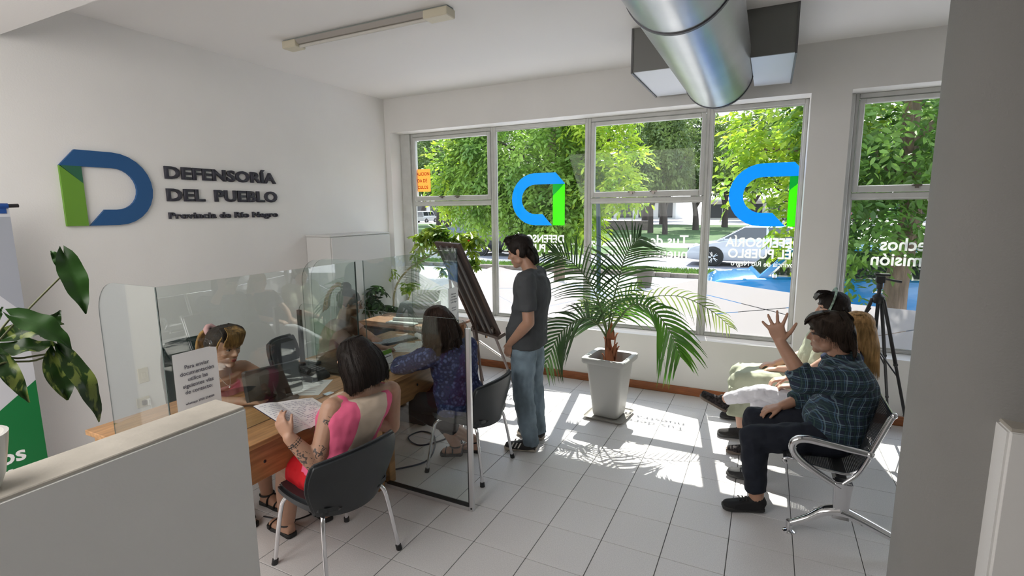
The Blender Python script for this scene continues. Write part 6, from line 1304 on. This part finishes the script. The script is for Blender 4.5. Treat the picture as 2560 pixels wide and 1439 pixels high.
# ---------------------------------------------------------------- 6 woman in blue blouse
t = thing('person', 'woman with wavy dark hair in blue patterned blouse leaning on the far desk', 'person', (2.50, -2.22, .43))
s = Body(F=(-.99, .02, 0), pelvis=(2.475, -2.24, .52), chest=(2.445, -2.27, .79), neck=(2.41, -2.31, .965), hc=(2.35, -2.345, 1.10), hF=(-.93, .15, -.22), hs=1.04, g=1.08,
         sh=[(2.385, -2.49, .895), (2.475, -2.12, .885)], el=[(2.15, -2.52, .805), (2.36, -1.99, .66)], wr=[(2.155, -2.325, .80), (2.17, -2.12, .79)],
         hip=[(2.45, -2.33, .50), (2.45, -2.15, .50)], kn=[(2.04, -2.36, .47), (2.08, -2.13, .48)], an=[(2.44, -2.02, .10), (2.345, -2.13, .09)], toe=[(2.35, -2.04, .03), (2.265, -2.165, .032)])
body_mesh(s, t, SK2, [((2.155, -2.325, .80), (.15, .95, -.15), (.2, .0, -1), 1, 1.0, .05, .92, .6), ((2.17, -2.12, .79), (-.9, .1, -.1), (0, 0, -1), -1, .4, .1, .92, .6)])
s.face(t, HDK, LIP)
b = MB(); b.loft(s.rings(.02, .975, .024, 12, .02)); b.loft([ring(s.pelvis+V((0, 0, z)), s.L, s.F, w_, d_) for z, w_, d_ in ((-.07, .21, .15), (.02, .20, .14), (.1, .18, .13))])
for i in (0, 1): cap(b, s.neck-V((0, 0, .055)), s.sh[i], .066, .070); s.arm(b, i, .018, 0, 1.78, (.054, .044, .030), open1=True)
unify(b, 'blouse', floral(), t, .008, 4, .026, .08)
b = MB(); b.loft(s.rings(0, .25, .002, 4))
for i in (0, 1): s.leg(b, i, .006, 0, 1.72, open1=True)
unify(b, 'leggings', cloth_mat('black_leggings', (.015, .015, .018)), t, .008, 3, .008, .06)
for i in (0, 1): sandal(s, i, t)
P, rt = HP(s); b = MB(); b.ball(P(0, -.02, .038), (.092, .110, .090), 22, 14, rt); b.ball(P(0, -.08, -.05), (.10, .055, .11), 16, 10, rt)
for x in (-1, 1): b.ball(P(x*.078, -.03, -.04), (.03, .06, .10), 10, 8, rt)
def hl2(q, rg):
    a = -2.4+4.8*q; r = rg.random(); pts = [P(.055*math.sin(a), -.03-.05*math.cos(a), .10), P(.108*math.sin(a), -.03-.10*math.cos(a), .0)]
    e = P(.128*math.sin(a), -.03-.10*math.cos(a), -.10); out = (V(e)-V(P(0, 0, -.1))).normalized()
    for k in range(4): pts.append(V(e)+V((0, 0, -.045*k))+out*(.014*math.sin(k*1.9+r*6))+V((.008*math.cos(k*2.1+r*5), .010*math.sin(k*2+r*9), 0)))
    return pts
locks(b, hl2, 64, 9, .011)
HDB = hairm('hair_dark_brown', (.026, .014, .010)); unify(b, 'hair', HDB, t, .007, 3, .008, .03)
strands(hl2, 420, 39, HDB, t, .0018, .008, ctr=s.hc, lift=.004)
# ---------------------------------------------------------------- 7 clerk at the near desk
t = thing('person', 'clerk with blond fringe and pink ruffled top seated behind the near glass screen', 'person', (1.2, -3.38, .43))
s = Body(F=(.98, .10, 0), pelvis=(1.17, -3.38, .52), chest=(1.30, -3.35, .80), neck=(1.415, -3.355, .945), hc=(1.495, -3.368, 1.085), hF=(.93, .10, -.16), hs=1.06, g=.98,
         sh=[(1.40, -3.18, .885), (1.38, -3.53, .875)], el=[(1.545, -3.11, .795), (1.50, -3.56, .79)], wr=[(1.69, -3.25, .795), (1.70, -3.42, .785)],
         hip=[(1.19, -3.29, .50), (1.19, -3.47, .50)], kn=[(1.60, -3.27, .50), (1.60, -3.46, .50)], an=[(1.60, -3.24, .09), (1.58, -3.45, .09)], toe=[(1.74, -3.235, .03), (1.72, -3.45, .03)])
body_mesh(s, t, SK1, [((1.69, -3.25, .795), (.6, -.75, -.1), (0, 0, -1), 1, .6, .08, .92, .6), ((1.70, -3.42, .785), (.7, .65, -.1), (0, 0, -1), -1, .4, .08, .92, .6)])
s.face(t, HDK, LIPR)
PK = cloth_mat('dusty_pink', (.62, .24, .25), .8)
b = MB(); b.loft(s.rings(.1, .84, .012, 10))
for i in (0, 1): cap(b, s.chest.lerp(s.neck, .25)+(s.sh[i]-s.neck)*.45+s.Fs*.07, s.sh[i].lerp(s.neck, .38)+V((0, 0, .03)), .020, .012)
unify(b, 'top', PK, t, .007, 3, .010, .06)
b = MB()
c = s.chest.lerp(s.neck, .30)
f = lambda u, v: c+s.Ls*((u-.5)*.34)+s.Fs*(.125-.22*(u-.5)**2+.045*v+.014*math.sin(u*30)*v)+V((0, 0, .005+.10*abs(u-.5)-.15*v))
b.grid(f, 40, 6); b.build('ruffle', PK, t, smooth=180)
for i in (0, 1): MB().tube(spl([s.chest.lerp(s.neck, .25)+(s.sh[i]-s.neck)*.45+s.Fs*.09, s.sh[i].lerp(s.neck, .35)+V((0, 0, .042)), s.chest+(s.sh[i]-s.neck)*.4-s.Fs*.10], 5), .006, 6, flat=.5).build('shoulder_strap', BLACK, t)
b = MB(); b.loft(s.rings(0, .25, .004, 4))
for i in (0, 1): s.leg(b, i, .008, 0, 1.3, open1=True)
unify(b, 'trousers', cloth_mat('dark_trousers', (.03, .03, .04)), t, .009, 3)
for i in (0, 1): sandal(s, i, t)
P, rt = HP(s); b = MB(); b.ball(P(0, -.018, .036), (.080, .101, .085), 22, 14, rt)
for x in (-1, 1): b.ball(P(x*.068, -.03, .015), (.014, .05, .045), 10, 8, rt)
locks(b, lambda q, rg: (lambda x: [P(x*.04, -.02, .125), P(x*.07, .06, .11), P(x*.072, .09-.02*abs(x), .05)])(rg.uniform(-1, 1)), 14, 10, .009)
unify(b, 'hair', HBR, t, .006, 3, .004, .02)
b = MB(); locks(b, lambda q, rg: (lambda x: [P(x*.035, .04, .128), P(x*.055, .092, .105), P(x*.062, .104-.025*abs(x), .06), P(x*.062, .096-.028*abs(x), .022+.012*rg.random())])(-1+2*q), 34, 11, .0038)
for x in (-1, 1): locks(b, lambda q, rg, x=x: [P(x*.05, .06, .10), P(x*.078, .045, .04), P(x*.078, .035-.01*q, -.03-.02*q)], 4, 12, .006)
unify(b, 'fringe', HMIX, t, .005, 2, .002, .02, label='blond streaked fringe')
strands(lambda q, rg: (lambda x: [P(x*.035, .04, .130), P(x*.058, .094, .107), P(x*.066, .110-.025*abs(x), .06), P(x*.064, .100-.028*abs(x), .012+.014*rg.random())])(-1+2*q), 160, 40, HMIX, t, .0016, .003, 'fringe_strands')
b = MB(); locks(b, lambda q, rg: (lambda x, r: [P(x*.02, -.09, .07), P(x*.03, -.135, .06), P(x*.045, -.155, -.02), P(x*.035, -.150-.02*r, -.16-.05*r)])(rg.uniform(-1, 1), rg.random()), 22, 13, .010); unify(b, 'ponytail', HMIX, t, .006, 1)
b = MB(); b.tube([P(.026*math.cos(a), -.104-.012*math.sin(a), .074+.020*math.sin(a)) for a in [k*PI/8 for k in range(17)]], [.015+.003*(k % 2) for k in range(17)], 8); b.build('scrunchie', mat('scrunchie', (.62, .36, .36), .85, bump=.8, bscale=60), t, smooth=60)
b = MB(); b.tube(spl([s.neck+s.Ls*.055+V((0, 0, .015)), s.neck+s.Fs*.095+V((0, 0, -.065)), s.neck-s.Ls*.055+V((0, 0, .015))], 8), .0012, 5); b.ball(s.neck+s.Fs*.100+V((0, 0, -.072)), .007, 8, 6); b.build('necklace', CHROME, t)
# ---------------------------------------------------------------- 8 clerk at the far desk
t = thing('person', 'clerk with bun, glasses and pale pink T-shirt behind the far glass screen', 'person', (1.04, -2.1, .43))
s = Body(F=(.80, .55, 0), pelvis=(1.02, -2.10, .52), chest=(1.08, -2.07, .80), neck=(1.13, -2.03, .965), hc=(1.19, -1.985, 1.10), hF=(.74, .62, -.20), hs=1.02, g=.98,
         sh=[(1.03, -1.88, .895), (1.20, -2.19, .895)], el=[(1.21, -1.83, .79), (1.40, -2.20, .79)], wr=[(1.38, -1.92, .79), (1.62, -2.12, .785)],
         hip=[(1.0, -2.0, .50), (1.07, -2.15, .50)], kn=[(1.38, -1.80, .50), (1.42, -1.93, .50)], an=[(1.58, -1.70, .21), (1.63, -1.77, .21)], toe=[(1.70, -1.62, .165), (1.75, -1.69, .165)])
body_mesh(s, t, SK1, [((1.38, -1.92, .79), (.85, -.2, -.15), (0, 0, -1), 1, .8, .06, .92, .6), ((1.62, -2.12, .785), (.9, .35, -.1), (0, 0, -1), -1, .5, .06, .92, .6)])
s.face(t, HDK, LIP)
b = MB(); b.loft(s.rings(.05, .975, .016, 10, .01))
for i in (0, 1): cap(b, s.neck-V((0, 0, .045)), s.sh[i], .060, .064); s.arm(b, i, .016, 0, .75, open1=True)
unify(b, 'tshirt', cloth_mat('pale_pink', (.62, .40, .36), .85), t, .008, 4, .02, .07)
b = MB(); b.loft(s.rings(0, .25, .004, 4))
for i in (0, 1): s.leg(b, i, .010, 0, 1.85, open1=True)
unify(b, 'leggings', cloth_mat('black_leggings2', (.015, .015, .018)), t, .009, 3)
for i in (0, 1): shoe(s, i, 'sneaker', mat('sneaker_pink', (.50, .38, .35), .7, bump=.5, bscale=60), STR, t)
P, rt = HP(s); b = MB(); b.ball(P(0, -.02, .040), (.084, .102, .085), 22, 14, rt); b.ball(P(0, -.075, -.01), (.06, .03, .05), 12, 8, rt); b.ball(P(0, -.055, .135), (.05, .05, .042), 14, 10, rt)
for x in (-1, 1): b.ball(P(x*.070, -.02, .01), (.015, .045, .04), 10, 8, rt)
unify(b, 'hair', HDK, t, .006, 1, .008, .02)
b = MB(); locks(b, lambda q, rg: (lambda x, r: [P(x*.02, -.06, .13), P(x*.04, -.13, .125+.03*r), P(x*.06, -.17-.03*r, .04), P(x*.05, -.16-.05*r, -.06-.06*r)])(rg.uniform(-1, 1), rg.random()), 26, 15, .0055); unify(b, 'loose_hair', HMIX, t, .005, 1, label='blond ends of the bun')
b = MB()
for x in (-1, 1): b.tube([P(x*.033+.024*math.cos(a), .098-.02*abs(math.cos(a))*.2, .0+.020*math.sin(a)) for a in [k*PI/8 for k in range(17)]], .0022, 6); b.tube([P(x*.057, .094, .006), P(x*.080, .02, .008)], .0022, 6)
b.tube([P(-.010, .100, .004), P(.010, .100, .004)], .0022, 6); b.build('glasses', BLACK, t, kind=None)
for x in (-1, 1): MB().ball(P(x*.033, .0955, 0), (.022, .0012, .018), 14, 6, rt).build('lens', mat('tinted_lens', (.06, .03, .02), .1), bpy.data.objects.get('glasses'), world=True)
